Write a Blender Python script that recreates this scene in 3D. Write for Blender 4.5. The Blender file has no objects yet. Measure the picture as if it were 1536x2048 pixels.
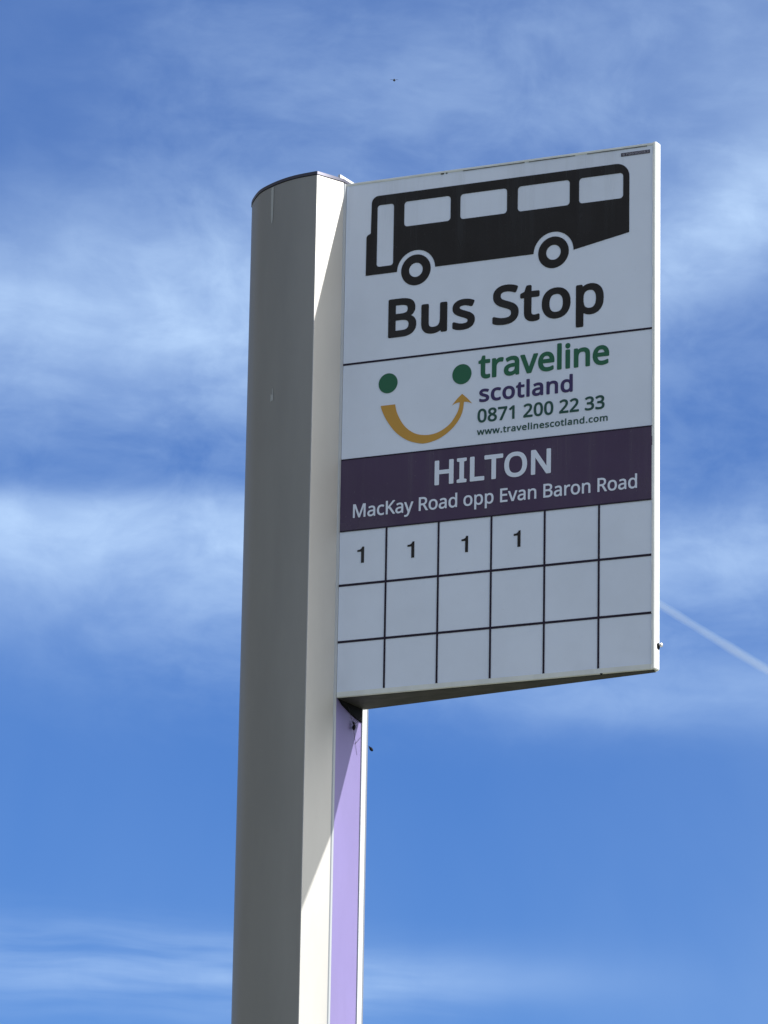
import bpy, bmesh, math, random
from mathutils import Vector, Matrix
R = math.radians
sc = bpy.context.scene
COL = sc.collection

# ------------------------------------------------------------------ camera
Z0 = 3.05                                   # height of the flag's lower edge above the ground
cam_d = bpy.data.cameras.new('camera')
cam = bpy.data.objects.new('camera', cam_d)
COL.objects.link(cam)
cam_d.sensor_fit = 'HORIZONTAL'
cam_d.sensor_width = 36.0
cam_d.lens = 36.0 * 9990.97 / 1536.0
cam_d.clip_start = 0.1
cam_d.clip_end = 100000.0
CAM = Vector((3.102385, -5.646574, -1.541129 + Z0))
FWD = Vector((-0.4582283, 0.84688143, 0.26984934))
RGT = Vector((0.88162457, 0.47164956, 0.01687635))
UPV = Vector((0.11298206, -0.24563903, 0.96275465))
cam.matrix_world = Matrix(((RGT.x, UPV.x, -FWD.x, CAM.x), (RGT.y, UPV.y, -FWD.y, CAM.y),
                           (RGT.z, UPV.z, -FWD.z, CAM.z), (0, 0, 0, 1)))
sc.camera = cam

# ------------------------------------------------------------------ light
SUN = Vector((1.0, 0.222, 0.675)).normalized()     # towards the sun
SUN_EL = math.asin(SUN.z)
SUN_AZ = math.atan2(SUN.x, SUN.y)
sun_d = bpy.data.lights.new('sun', 'SUN')
sun_d.energy = 4.0
sun_d.angle = R(0.5)
sun_d.color = (1.0, 0.96, 0.90)
sun = bpy.data.objects.new('sun', sun_d)
COL.objects.link(sun)
sun.rotation_euler = (-SUN).to_track_quat('-Z', 'Y').to_euler()
sc.view_settings.view_transform = 'Standard'
sc.view_settings.look = 'None'
sc.view_settings.exposure = 0.45
sc.view_settings.gamma = 1.0

world = bpy.data.worlds.new('World')
sc.world = world
world.use_nodes = True
NT = world.node_tree
NT.nodes.clear()


class NG:
    """small helper: arithmetic on shader node sockets"""
    def __init__(self, nt): self.nt = nt
    def node(self, t, **kw):
        n = self.nt.nodes.new(t)
        for k, v in kw.items(): setattr(n, k, v)
        return n
    def put(self, sock, v):
        if isinstance(v, bpy.types.NodeSocket): self.nt.links.new(v, sock)
        else: sock.default_value = v
    def m(self, op, a, b=None, c=None, clamp=False):
        n = self.node('ShaderNodeMath', operation=op, use_clamp=clamp)
        self.put(n.inputs[0], a)
        if b is not None: self.put(n.inputs[1], b)
        if c is not None: self.put(n.inputs[2], c)
        return n.outputs[0]
    def add(self, a, b): return self.m('ADD', a, b)
    def sub(self, a, b): return self.m('SUBTRACT', a, b)
    def mul(self, a, b): return self.m('MULTIPLY', a, b)
    def gauss(self, x, c, s):
        d = self.m('DIVIDE', self.sub(x, c), s)
        return self.m('POWER', 2.718282, self.mul(self.mul(d, d), -0.5))
    def step(self, x, a, b):
        n = self.node('ShaderNodeMapRange', interpolation_type='SMOOTHSTEP')
        self.put(n.inputs[0], x); n.inputs[1].default_value = a; n.inputs[2].default_value = b
        n.inputs[3].default_value = 0.0; n.inputs[4].default_value = 1.0
        return n.outputs[0]
    def vec(self, x, y, z=0.0):
        n = self.node('ShaderNodeCombineXYZ')
        self.put(n.inputs[0], x); self.put(n.inputs[1], y); self.put(n.inputs[2], z)
        return n.outputs[0]
    def noise(self, v, scale, detail=4.0, rough=0.55, dist=0.0):
        n = self.node('ShaderNodeTexNoise')
        self.put(n.inputs['Vector'], v)
        n.inputs['Scale'].default_value = scale
        n.inputs['Detail'].default_value = detail
        n.inputs['Roughness'].default_value = rough
        n.inputs['Distortion'].default_value = dist
        return n.outputs['Fac']
    def mix(self, f, a, b, blend='MIX'):
        n = self.node('ShaderNodeMix', data_type='RGBA', blend_type=blend)
        self.put(n.inputs[0], f); self.put(n.inputs[6], a); self.put(n.inputs[7], b)
        return n.outputs[2]


g = NG(NT)
sky = g.node('ShaderNodeTexSky', sky_type='NISHITA')
sky.sun_disc = False
sky.sun_elevation = SUN_EL
sky.sun_rotation = SUN_AZ
sky.altitude = 100.0
sky.air_density = 1.0
sky.dust_density = 0.15
sky.ozone_density = 3.0
geo = g.node('ShaderNodeTexCoord')
sep = g.node('ShaderNodeSeparateXYZ')
NT.links.new(geo.outputs['Generated'], sep.inputs[0])
DEG = 57.29578
az = g.mul(g.m('ARCTAN2', sep.outputs[0], sep.outputs[1]), DEG)     # compass direction, degrees
el = g.mul(g.m('ARCSINE', sep.outputs[2]), DEG)                     # height above the horizon, degrees
# cirrus: bands of ice cloud at fixed places of the sky, torn by noise
wob = g.noise(g.vec(g.mul(az, 0.16), g.mul(el, 0.35), 3.1), 1.0, 3.0, 0.5)
elw = g.add(el, g.mul(g.sub(wob, 0.5), 1.0))
wob2 = g.noise(g.vec(g.mul(az, 0.35), g.mul(el, 0.3), 9.7), 1.0, 2.0, 0.5)
azw = g.add(az, g.mul(g.sub(wob2, 0.5), 2.2))
puff = g.noise(g.vec(g.mul(azw, 0.55), g.mul(elw, 0.75), 1.7), 1.0, 6.0, 0.55)
streak = g.noise(g.vec(g.mul(azw, 0.5), g.mul(elw, 1.5), 5.3), 1.0, 4.0, 0.5)
left = g.sub(1.0, g.step(az, -29.5, -26.5))
right = g.step(az, -29.0, -26.0)


def band(c, s_up, s_dn, amp, side=None, e=elw):
    up = g.m('GREATER_THAN', e, c)
    s = g.add(g.mul(up, s_up - s_dn), s_dn)
    v = g.mul(g.gauss(e, c, s), amp)
    return g.mul(v, side) if side is not None else v


parts = [
    band(17.9, 0.85, 0.80, 0.62, left),
    band(15.52, 0.20, 0.85, 0.62, left, g.add(el, g.mul(g.sub(wob, 0.5), 0.35))),
    band(15.25, 0.45, 0.45, 0.40, right),
    g.mul(g.mul(g.gauss(g.sub(el, g.mul(g.add(azw, 24.3), 0.55)), 18.95, 0.62), g.gauss(az, -24.1, 1.2)), 0.66),
    band(20.7, 1.2, 0.7, 0.22, g.step(az, -33.5, -28.0), el),
    band(13.45, 0.4, 0.28, 0.24, right),
    g.mul(band(10.3, 0.32, 0.40, 0.44, left), g.step(g.noise(g.vec(g.mul(az, 0.35), g.mul(elw, 3.2), 8.8), 1.0, 4.0, 0.5), 0.25, 0.7)),
    g.mul(g.mul(g.gauss(elw, 10.45, 0.22), g.gauss(az, -27.8, 1.6)), 0.30),
]
cov = parts[0]
for q in parts[1:]: cov = g.add(cov, q)
tex = g.add(g.mul(g.step(puff, 0.2, 0.8), 0.70), g.mul(g.step(streak, 0.2, 0.8), 0.30))
fall = g.noise(g.vec(g.mul(azw, 1.5), g.mul(el, 0.5), 2.2), 1.0, 5.0, 0.55)
fine = g.noise(g.vec(g.mul(azw, 1.1), g.mul(elw, 1.7), 6.4), 1.0, 8.0, 0.57, 0.25)
thread = g.noise(g.vec(g.mul(azw, 0.9), g.mul(g.add(elw, g.mul(az, 0.12)), 2.8), 4.9), 1.0, 6.0, 0.56, 0.2)
torn = g.add(g.mul(g.step(fine, 0.15, 0.85), 0.30), g.add(g.mul(g.step(fall, 0.25, 0.75), 0.14), g.mul(g.step(thread, 0.2, 0.8), 0.15)))
cov = g.mul(cov, g.add(0.56, g.add(g.mul(tex, 0.30), torn)))
veil = g.mul(g.step(el, 12.4, 14.5), g.add(0.25, g.mul(g.step(az, -33.5, -30.0), 0.75)))
veil = g.m('MAXIMUM', veil, g.mul(g.gauss(el, 16.4, 1.3), left))
cov = g.add(cov, g.mul(veil, g.mul(g.add(g.step(fine, 0.30, 0.75), g.mul(g.step(thread, 0.35, 0.8), 0.5)), 0.13)))
# elsewhere in the sky, thin scattered cirrus of the same kind
near = g.mul(g.gauss(az, -28.4, 9.0), g.gauss(el, 15.5, 7.0))
far_c = g.mul(g.step(g.noise(geo.outputs['Generated'], 3.0, 6.0, 0.55, 0.6), 0.35, 0.7), 0.6)
cov = g.add(g.mul(cov, near), g.mul(far_c, g.sub(1.0, near)))
cov = g.m('MINIMUM', g.mul(cov, 0.92), 0.85)
base = g.mix(1.0, sky.outputs[0], (0.245, 0.495, 0.92, 1.0), 'MULTIPLY')
# unseen, added to shape light: bright haze round the sun, low grey cloud opposite
dot = g.node('ShaderNodeVectorMath', operation='DOT_PRODUCT')
NT.links.new(geo.outputs['Generated'], dot.inputs[0]); dot.inputs[1].default_value = SUN
glow = g.m('POWER', 2.718282, g.mul(g.sub(dot.outputs['Value'], 1.0), 5.0))  # added to lift the shaded facet of the post
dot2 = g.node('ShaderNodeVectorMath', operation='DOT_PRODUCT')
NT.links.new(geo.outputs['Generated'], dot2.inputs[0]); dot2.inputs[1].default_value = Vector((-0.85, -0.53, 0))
added_bank = g.mul(g.step(dot2.outputs['Value'], 0.1, 0.5), g.sub(1.0, g.step(el, 18.0, 42.0)))  # made-up cloud that darkens and greys the post's reflections
cloud = g.mix(cov, base, (4.5, 6.1, 8.3, 1.0))
cloud = g.mix(added_bank, cloud, (1.55, 1.62, 1.75, 1.0))
cloud = g.mix(glow, cloud, (22.0, 21.0, 19.0, 1.0))
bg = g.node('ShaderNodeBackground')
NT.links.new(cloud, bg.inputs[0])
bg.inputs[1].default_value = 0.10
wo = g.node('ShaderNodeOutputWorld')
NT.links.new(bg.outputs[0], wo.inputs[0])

# ------------------------------------------------------------------ letter outlines: advance and outline points per glyph, in thousandths of an em
GLYPHS = {
  'bold': {' ': (209, []),
    'B': (521, [[67,-20,58,-11,55,1,55,573,58,585,67,593,79,596,239,596,283,595,323,590,359,583,387,574,415,561,439,543,458,521,472,493,480,461,482,433,481,413,478,393,472,373,460,349,449,333,435,319,416,305,447,286,469,265,484,241,491,225,496,209,501,173,501,153,498,129,491,97,484,81,475,65,467,53,453,37,439,24,423,13,403,2,387,-5,351,-16,319,-21,283,-23,79,-23],[175,84,173,89,173,241,175,246,271,246,311,242,331,236,347,229,358,221,367,211,374,197,377,185,378,169,376,149,372,133,366,121,359,112,347,101,339,96,323,90,291,85],[175,352,173,357,173,485,175,488,259,488,303,483,319,479,335,473,346,465,353,457,358,445,360,433,361,417,359,401,355,389,351,380,343,370,335,365,311,357,283,353]]),
    'S': (440, [[130,-27,94,-22,65,-15,34,-3,27,1,23,5,18,17,18,89,20,97,26,105,34,110,46,110,102,92,134,84,158,80,210,78,246,82,262,86,277,93,286,99,295,109,303,121,306,133,307,149,306,161,303,173,296,185,286,196,274,205,242,222,158,255,126,270,102,285,86,297,73,309,59,325,46,344,38,361,31,381,27,405,25,433,26,457,31,481,38,501,46,517,58,533,73,549,90,563,110,576,129,585,154,594,174,599,198,602,222,604,250,604,286,601,314,596,342,590,370,581,398,570,405,565,409,561,412,553,412,545,387,477,378,467,370,464,362,464,314,481,270,491,234,494,202,492,178,486,166,479,158,472,152,465,148,457,145,445,144,433,146,417,151,401,160,389,174,377,210,358,294,324,338,302,354,292,370,280,382,268,395,253,406,237,416,217,421,197,425,173,426,145,423,121,418,98,410,77,394,49,384,37,370,23,342,3,326,-6,306,-14,270,-24,226,-30,178,-31]]),
    'a': (450, [[134,-27,114,-22,94,-15,78,-7,66,1,46,21,28,49,22,65,18,81,14,117,17,149,21,165,28,185,42,207,54,221,74,238,98,251,130,264,182,275,222,279,290,281,293,285,291,309,286,329,278,341,262,351,238,356,210,356,186,353,146,340,114,325,106,324,98,325,90,331,85,337,62,393,61,401,63,409,69,417,74,421,106,435,146,448,186,457,222,460,262,459,290,455,318,447,334,439,351,429,362,420,373,409,384,393,393,377,397,365,404,341,407,321,408,293,408,1,407,-7,402,-15,398,-19,390,-22,330,-23,321,-19,314,-11,306,15,290,2,274,-9,254,-18,234,-25,210,-29,182,-31,158,-30],[178,73,162,76,150,82,142,88,136,97,133,113,134,133,138,145,147,157,157,165,166,170,182,176,198,179,238,184,290,186,291,185,292,161,287,133,278,113,269,101,250,87,230,78,206,73]]),
    'c': (385, [[197,-27,173,-22,149,-15,129,-6,109,6,91,21,75,37,60,57,48,77,38,101,31,125,25,153,22,185,21,229,23,257,28,289,34,313,40,329,51,353,63,373,77,392,93,408,105,418,121,429,141,440,165,449,185,454,209,459,233,461,261,461,285,459,309,455,337,447,357,441,372,433,379,425,381,417,379,405,359,349,354,341,345,334,333,333,285,348,265,352,245,353,229,352,209,349,197,345,185,339,174,329,164,317,155,301,149,284,144,265,141,241,140,213,141,189,147,153,152,137,158,121,166,109,176,97,185,90,197,84,209,80,225,77,265,77,285,80,301,84,345,100,357,100,365,96,371,89,374,81,373,9,369,1,361,-6,333,-17,305,-25,277,-29,249,-31,217,-30]]),
    'd': (493, [[181,-27,157,-22,137,-14,113,-1,97,11,77,30,65,45,53,64,40,93,33,113,26,149,23,173,21,213,23,257,26,281,34,317,41,337,49,356,64,381,88,409,109,427,124,437,141,445,157,451,173,456,201,460,225,461,249,459,269,456,293,449,313,440,329,431,331,433,331,437,331,609,334,621,343,629,353,632,425,632,433,631,441,625,445,621,448,609,448,1,447,-7,441,-16,437,-20,429,-23,365,-23,357,-20,349,-13,346,-7,344,5,341,9,325,-2,309,-11,289,-20,269,-26,249,-29,225,-31,205,-30],[209,76,189,84,173,96,161,113,150,137,144,161,140,197,140,229,144,265,151,289,160,313,171,329,185,343,201,351,221,356,245,355,265,353,286,345,301,334,313,317,321,297,328,269,332,229,332,185,328,149,323,129,314,109,305,97,293,87,277,80,257,76,233,74]]),
    'e': (452, [[205,-27,165,-18,141,-8,121,3,101,17,85,32,70,49,57,68,49,81,39,105,31,129,26,153,21,197,21,225,24,257,27,281,33,305,48,345,59,365,73,385,87,401,105,418,121,430,141,441,177,454,197,458,221,461,245,461,269,459,293,454,313,447,333,438,348,429,365,416,377,405,389,391,401,374,410,357,419,337,426,313,430,293,434,253,434,201,433,193,425,183,413,178,145,178,143,177,142,173,149,145,161,119,169,108,177,100,189,91,201,85,213,80,229,77,261,75,301,78,345,89,385,104,393,105,401,103,409,97,415,85,415,17,409,5,401,-1,369,-14,337,-22,305,-28,269,-31,237,-31],[149,280,147,281,147,285,155,309,165,325,176,337,186,345,201,352,217,356,233,357,249,356,265,352,277,346,289,337,296,329,303,317,309,301,313,281,309,280]]),
    'i': (207, [[56,-20,48,-11,45,1,45,433,48,441,52,446,56,450,64,453,144,452,152,449,156,445,161,437,162,429,162,-3,159,-11,156,-15,152,-19,144,-22,68,-23],[84,481,72,486,60,495,52,504,47,513,42,525,40,541,41,557,44,573,50,585,55,593,64,601,76,608,88,612,100,614,112,613,124,611,136,606,148,597,156,589,163,577,166,565,168,549,167,533,164,521,159,509,152,499,144,492,132,484,120,480,108,478,96,478]]),
    'l': (207, [[57,-20,48,-11,45,1,45,613,48,621,52,625,57,629,65,632,141,632,149,630,155,625,161,617,162,609,162,-3,156,-15,149,-21,141,-23,69,-23]]),
    'n': (496, [[57,-20,48,-11,45,1,45,429,46,437,51,445,57,450,65,453,129,453,137,450,142,445,147,437,149,425,153,421,164,429,181,439,197,446,217,453,257,460,293,460,321,457,349,451,373,441,397,426,417,407,433,383,442,361,447,345,452,313,454,281,454,1,453,-7,449,-14,441,-21,433,-23,361,-23,349,-20,341,-11,338,1,338,273,335,305,332,317,327,329,321,337,313,344,305,349,293,353,265,356,241,354,229,352,213,347,201,341,193,334,185,325,177,311,170,293,165,265,162,237,162,1,159,-11,152,-19,141,-23,69,-23]]),
    'o': (485, [[201,-28,177,-22,153,-14,131,-3,113,9,97,22,82,37,66,57,54,77,44,97,35,121,28,145,23,173,21,205,21,229,23,257,27,285,34,313,41,333,60,369,72,385,86,401,99,413,117,427,135,437,153,445,169,450,193,456,217,460,245,461,269,460,293,456,317,450,337,443,357,433,377,419,394,405,409,389,424,369,436,349,444,333,452,309,458,285,463,257,465,205,463,173,459,149,453,125,447,105,438,85,427,65,416,49,403,33,389,20,373,7,340,-11,317,-20,297,-25,273,-29,249,-31,225,-30],[217,76,197,83,177,96,163,113,153,133,146,157,141,189,140,229,144,265,150,289,157,306,168,325,181,338,197,348,217,354,241,356,265,354,289,347,305,337,321,319,333,297,341,269,345,237,345,197,342,165,335,137,326,117,314,101,300,89,285,81,265,76,241,74]]),
    'p': (493, [[57,-212,48,-203,45,-191,45,429,48,441,55,449,65,453,129,453,137,450,145,443,148,437,150,425,153,421,173,435,193,446,217,454,245,459,273,461,305,459,325,455,353,445,369,437,393,422,419,397,431,381,445,357,453,337,460,317,467,285,470,261,472,217,471,189,468,157,464,133,457,107,449,85,437,62,426,45,417,33,402,17,385,3,369,-7,337,-21,317,-27,293,-30,269,-31,245,-30,225,-26,209,-22,185,-12,165,-1,162,-3,162,-191,159,-203,152,-211,141,-215,69,-215],[233,76,213,82,197,92,185,105,174,125,167,153,163,185,162,237,165,273,170,293,177,313,187,329,197,339,213,348,233,354,253,356,277,355,289,352,301,347,316,337,329,321,341,297,349,269,352,241,353,205,349,169,343,141,335,121,325,105,310,89,297,81,277,75,253,74]]),
    'r': (331, [[57,-20,48,-11,45,1,45,429,48,441,55,449,65,453,125,453,133,452,141,447,146,441,149,433,151,413,153,410,173,428,193,441,213,451,233,457,253,460,277,461,309,458,330,453,339,445,342,433,333,365,330,357,327,353,321,348,313,345,261,351,245,349,229,343,210,333,195,321,180,301,171,281,165,261,162,237,162,1,159,-11,152,-19,141,-23,69,-23]]),
    's': (384, [[114,-27,86,-22,62,-14,34,-3,24,5,19,17,19,85,21,93,26,99,34,105,46,106,90,89,130,77,166,72,198,73,226,77,243,85,250,92,254,98,256,105,257,117,254,125,250,131,242,138,231,145,202,159,134,187,102,202,70,221,58,231,46,243,35,257,27,273,22,288,19,305,18,325,20,349,23,361,31,381,41,397,54,412,70,425,82,433,97,441,118,449,158,458,186,461,210,461,258,457,306,446,350,429,355,425,361,417,362,405,337,345,331,337,326,333,318,330,310,331,274,343,246,351,218,356,190,357,166,354,146,348,138,343,134,338,131,329,132,321,134,316,141,309,150,302,190,282,258,255,297,237,326,217,346,197,354,185,362,169,368,149,370,133,371,109,368,89,364,73,356,53,341,29,322,11,302,-3,274,-16,238,-26,198,-30,150,-30]]),
    't': (289, [[162,-27,142,-22,126,-16,103,-3,82,17,71,33,65,45,56,73,51,113,51,349,50,351,46,352,6,353,-1,357,-5,361,-10,373,-10,409,-7,421,2,429,54,453,57,457,82,537,90,547,102,551,146,551,154,549,163,541,167,529,167,457,170,453,274,452,282,449,286,445,289,441,292,433,292,373,290,365,282,356,270,352,170,352,167,349,167,129,169,109,172,97,180,85,190,77,202,74,218,73,250,77,266,81,274,82,282,80,290,73,293,69,295,61,295,5,294,-1,290,-9,283,-15,270,-21,254,-25,226,-30,206,-31,186,-31]]),
    'u': (496, [[172,-27,148,-22,129,-15,108,-4,92,8,76,25,65,41,56,57,48,81,42,113,40,145,40,429,43,441,52,450,64,453,136,453,148,449,155,441,158,429,158,153,161,121,164,109,171,97,178,89,184,84,196,79,208,76,236,74,268,78,284,83,296,90,304,97,314,109,320,121,326,137,331,165,334,197,334,429,337,441,344,449,356,453,428,453,440,449,447,441,450,429,450,1,447,-11,440,-19,432,-22,364,-22,356,-18,350,-11,344,8,328,-3,308,-14,292,-20,268,-26,244,-30,224,-31,196,-30]]),
    'v': (407, [[153,-21,146,-15,141,-7,-21,421,-23,433,-20,441,-11,450,1,453,77,453,85,451,93,444,97,437,106,413,201,147,205,145,313,443,321,450,329,453,409,453,417,451,424,445,429,437,430,429,428,421,264,-11,257,-19,245,-23,161,-23]]),
  },
  'semi': {' ': (209, []),
    '.': (215, [[85,-29,69,-22,57,-13,50,-4,43,8,39,24,37,40,38,60,42,76,48,88,53,96,65,106,77,112,89,116,105,118,121,117,133,114,145,108,157,100,167,88,173,76,177,60,178,44,177,28,173,12,168,0,161,-9,149,-19,137,-26,125,-30,113,-32,97,-31]]),
    '0': (459, [[190,-26,166,-20,150,-14,130,-4,110,10,98,21,82,39,68,59,54,85,44,111,35,139,29,167,23,199,20,235,18,271,19,323,21,359,31,423,38,451,46,476,54,494,65,515,79,535,94,552,106,563,126,578,146,587,162,593,186,599,202,601,230,602,254,601,270,598,294,593,318,583,338,571,358,555,376,535,391,515,404,491,414,467,423,439,430,407,435,375,439,327,440,287,439,247,436,207,427,147,420,119,411,95,394,59,378,37,362,20,347,7,330,-4,310,-14,290,-21,270,-26,242,-29,214,-29],[210,75,190,82,181,87,172,95,163,107,156,119,144,151,138,183,133,231,131,287,133,343,137,383,142,415,151,443,163,467,178,484,194,494,214,499,238,500,250,498,262,494,270,491,280,483,290,472,298,460,310,431,320,391,325,343,327,287,325,231,321,191,313,151,305,127,292,103,276,87,258,78,234,73]]),
    '1': (459, [[206,-18,198,-11,195,-1,195,447,194,448,119,387,114,385,106,384,98,387,92,391,55,439,51,447,50,455,53,463,58,468,215,591,226,594,286,594,294,592,301,587,303,583,306,575,306,-1,304,-9,301,-13,297,-17,290,-20,218,-21]]),
    '2': (459, [[29,-19,21,-12,17,-1,17,59,21,71,205,257,257,315,277,343,289,367,298,395,301,423,300,439,298,451,293,463,285,475,276,483,261,492,249,496,233,498,197,498,169,492,153,486,133,475,93,448,85,445,77,446,68,451,27,503,24,511,27,523,33,530,53,546,89,569,129,586,169,597,213,602,253,600,285,594,321,581,349,565,373,543,391,519,403,495,411,467,415,439,414,407,408,371,399,347,386,319,372,295,351,267,324,235,289,198,177,87,181,85,417,85,425,83,433,78,438,67,438,-1,436,-9,429,-17,417,-21,41,-21]]),
    '3': (459, [[127,-25,91,-19,67,-12,31,2,23,7,19,11,17,15,15,23,16,95,19,101,25,107,31,109,39,110,79,93,119,81,167,73,207,72,235,75,263,81,283,91,291,97,301,107,308,119,314,135,318,155,318,171,315,187,311,199,303,210,295,218,283,225,267,232,231,241,195,244,119,244,112,247,107,251,103,259,102,267,102,327,104,335,111,343,115,345,123,347,187,347,219,350,243,355,263,365,275,373,283,381,295,399,299,411,301,423,302,439,300,451,297,463,292,471,285,479,274,487,263,493,251,497,235,499,219,500,183,497,151,490,119,475,83,454,71,452,64,455,59,459,23,507,19,515,19,527,23,535,28,539,47,552,71,566,109,583,147,595,191,601,235,602,271,598,303,591,319,585,343,573,357,563,375,547,385,535,398,515,405,499,412,479,416,451,415,423,412,399,405,375,396,355,381,335,367,320,345,303,368,291,379,283,393,271,409,251,423,225,431,199,434,167,433,139,426,107,421,91,412,71,403,55,390,39,375,25,363,15,347,5,327,-5,291,-18,267,-23,239,-27,183,-29]]),
    '7': (459, [[98,-18,93,-13,89,-5,89,7,309,483,310,487,30,488,23,491,19,495,16,499,14,507,14,575,17,583,24,591,34,594,418,594,430,591,437,583,440,575,440,519,439,511,206,-9,199,-17,190,-21,110,-21]]),
    '8': (459, [[178,-25,146,-19,118,-9,98,1,77,15,60,31,44,51,33,71,25,95,19,123,18,155,23,187,31,211,46,238,66,262,86,280,114,299,114,303,90,323,74,340,60,359,50,379,42,399,38,423,37,447,39,471,46,499,53,515,62,529,74,543,86,555,114,575,142,588,162,594,186,599,230,602,270,599,298,593,318,587,338,579,358,567,378,551,392,535,403,519,412,499,419,471,421,443,419,415,412,391,402,371,385,347,366,327,339,307,336,303,366,283,390,263,410,240,424,219,432,199,438,175,440,147,438,119,434,99,426,79,418,63,408,47,395,31,382,19,354,0,338,-8,318,-16,298,-22,278,-26,254,-28,230,-29,206,-28],[202,71,182,75,170,80,158,87,145,99,137,111,132,123,129,139,129,155,131,167,135,179,144,195,154,207,166,218,182,229,202,240,218,247,250,234,272,223,290,212,306,199,319,183,325,171,329,155,329,139,325,123,318,107,306,93,290,81,274,75,250,70,226,69],[230,354,190,375,170,390,156,407,152,415,149,427,148,443,149,455,153,467,158,476,166,484,178,492,190,497,206,501,222,503,242,502,258,500,274,495,286,488,298,477,304,467,308,455,309,435,306,419,302,407,293,395,282,383,266,372,234,354]]),
    'H': (594, [[69,-19,61,-12,57,-1,57,571,58,579,61,585,69,592,77,594,149,594,161,591,168,583,171,571,171,355,173,351,421,351,422,355,422,571,425,583,432,591,441,594,517,594,525,592,529,589,534,583,537,571,537,-1,535,-9,532,-13,525,-19,517,-21,441,-21,431,-17,424,-9,422,-1,422,243,421,245,417,246,177,246,173,246,171,243,171,-1,169,-9,162,-17,153,-21,77,-21]]),
    'I': (272, [[23,-19,15,-12,11,-1,11,43,13,51,19,58,23,61,75,73,78,75,78,495,75,499,23,512,15,519,13,523,11,531,12,579,15,585,19,589,23,592,31,594,239,594,247,592,255,587,260,575,260,531,256,519,247,512,196,499,193,495,193,79,193,75,195,73,243,63,251,59,255,55,258,51,260,43,259,-6,255,-13,251,-17,239,-21,31,-21]]),
    'L': (420, [[69,-19,61,-12,57,-1,57,575,60,583,62,587,73,593,153,594,161,591,165,588,168,583,171,575,171,87,173,85,405,84,415,79,418,75,421,67,421,-1,419,-9,416,-13,409,-19,401,-21,77,-21]]),
    'N': (609, [[69,-19,61,-12,57,-1,57,571,58,579,61,585,69,592,77,594,161,594,169,592,177,587,441,178,445,174,443,247,444,579,449,588,453,591,461,594,533,594,541,592,545,589,550,583,553,571,553,-1,551,-9,548,-13,541,-19,529,-21,445,-21,437,-18,431,-13,165,400,163,395,165,331,164,-5,161,-12,157,-16,149,-20,77,-21]]),
    'O': (626, [[260,-25,232,-20,200,-11,176,-1,148,15,128,30,105,51,86,75,72,97,57,127,48,151,39,183,32,223,29,263,28,307,31,343,36,375,43,407,53,435,65,463,80,490,96,512,110,527,132,547,155,563,180,576,200,584,228,593,260,599,296,602,332,602,364,599,384,596,412,589,440,578,460,569,484,554,507,535,526,515,544,491,560,463,573,435,582,407,590,375,595,339,598,303,597,263,595,231,590,195,582,163,573,139,563,115,547,87,532,67,512,44,496,30,476,15,456,3,428,-10,404,-18,380,-23,352,-27,324,-29,288,-28],[276,79,260,82,240,89,224,97,210,107,196,119,186,131,176,147,168,163,160,183,153,211,147,259,147,315,153,363,164,403,179,431,188,444,200,458,224,476,252,488,268,493,288,496,332,496,364,492,380,487,400,479,422,463,440,443,452,423,460,407,469,379,473,363,479,323,480,287,479,263,477,235,473,211,465,179,457,159,448,143,430,119,408,100,392,91,380,86,348,78,312,76]]),
    'T': (446, [[175,-17,168,-9,166,-1,166,483,165,487,163,488,7,488,-1,490,-9,497,-13,507,-13,575,-10,583,-3,591,7,594,435,594,447,591,455,583,458,571,458,507,455,498,448,491,443,489,435,488,283,488,281,487,280,483,279,-5,275,-14,271,-17,263,-21,187,-21]]),
    'a': (450, [[136,-26,116,-21,100,-15,86,-9,72,-1,60,9,50,19,41,31,32,46,24,65,19,83,16,119,19,151,25,171,30,183,39,199,56,220,76,237,100,250,132,262,180,272,224,277,292,279,295,283,293,311,287,331,279,343,264,353,252,356,240,358,212,358,188,355,148,342,112,327,100,327,92,331,87,339,64,395,64,407,68,414,72,417,108,434,152,448,188,455,224,458,260,457,292,452,320,444,340,434,352,426,364,416,376,402,384,390,391,375,398,355,402,339,405,311,406,291,406,-1,404,-9,397,-17,388,-21,328,-20,320,-16,315,-9,308,19,289,3,272,-8,256,-15,236,-22,216,-26,188,-29,164,-29],[176,71,160,75,148,81,140,87,134,99,131,115,132,131,137,147,146,159,164,171,180,177,200,182,240,186,292,188,294,187,293,159,290,135,282,115,270,99,252,86,232,77,208,71,188,70]]),
    'c': (385, [[195,-25,171,-20,151,-13,131,-4,111,8,92,23,76,39,61,59,50,79,40,103,31,135,26,167,23,195,23,227,25,259,30,287,37,315,46,339,54,355,64,371,79,391,94,407,111,420,131,433,143,439,163,446,187,453,211,457,235,459,259,459,287,456,315,451,343,443,359,438,371,431,375,427,379,419,377,407,358,351,353,343,347,338,335,335,283,350,263,354,243,355,211,351,195,346,183,340,173,331,163,319,154,303,148,287,143,267,139,243,139,195,144,155,155,123,162,111,171,99,183,89,195,82,211,77,227,75,263,75,283,77,299,81,347,99,355,99,363,95,370,87,372,79,372,15,370,7,363,-2,351,-8,323,-19,299,-24,271,-28,243,-29,219,-28]]),
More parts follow.
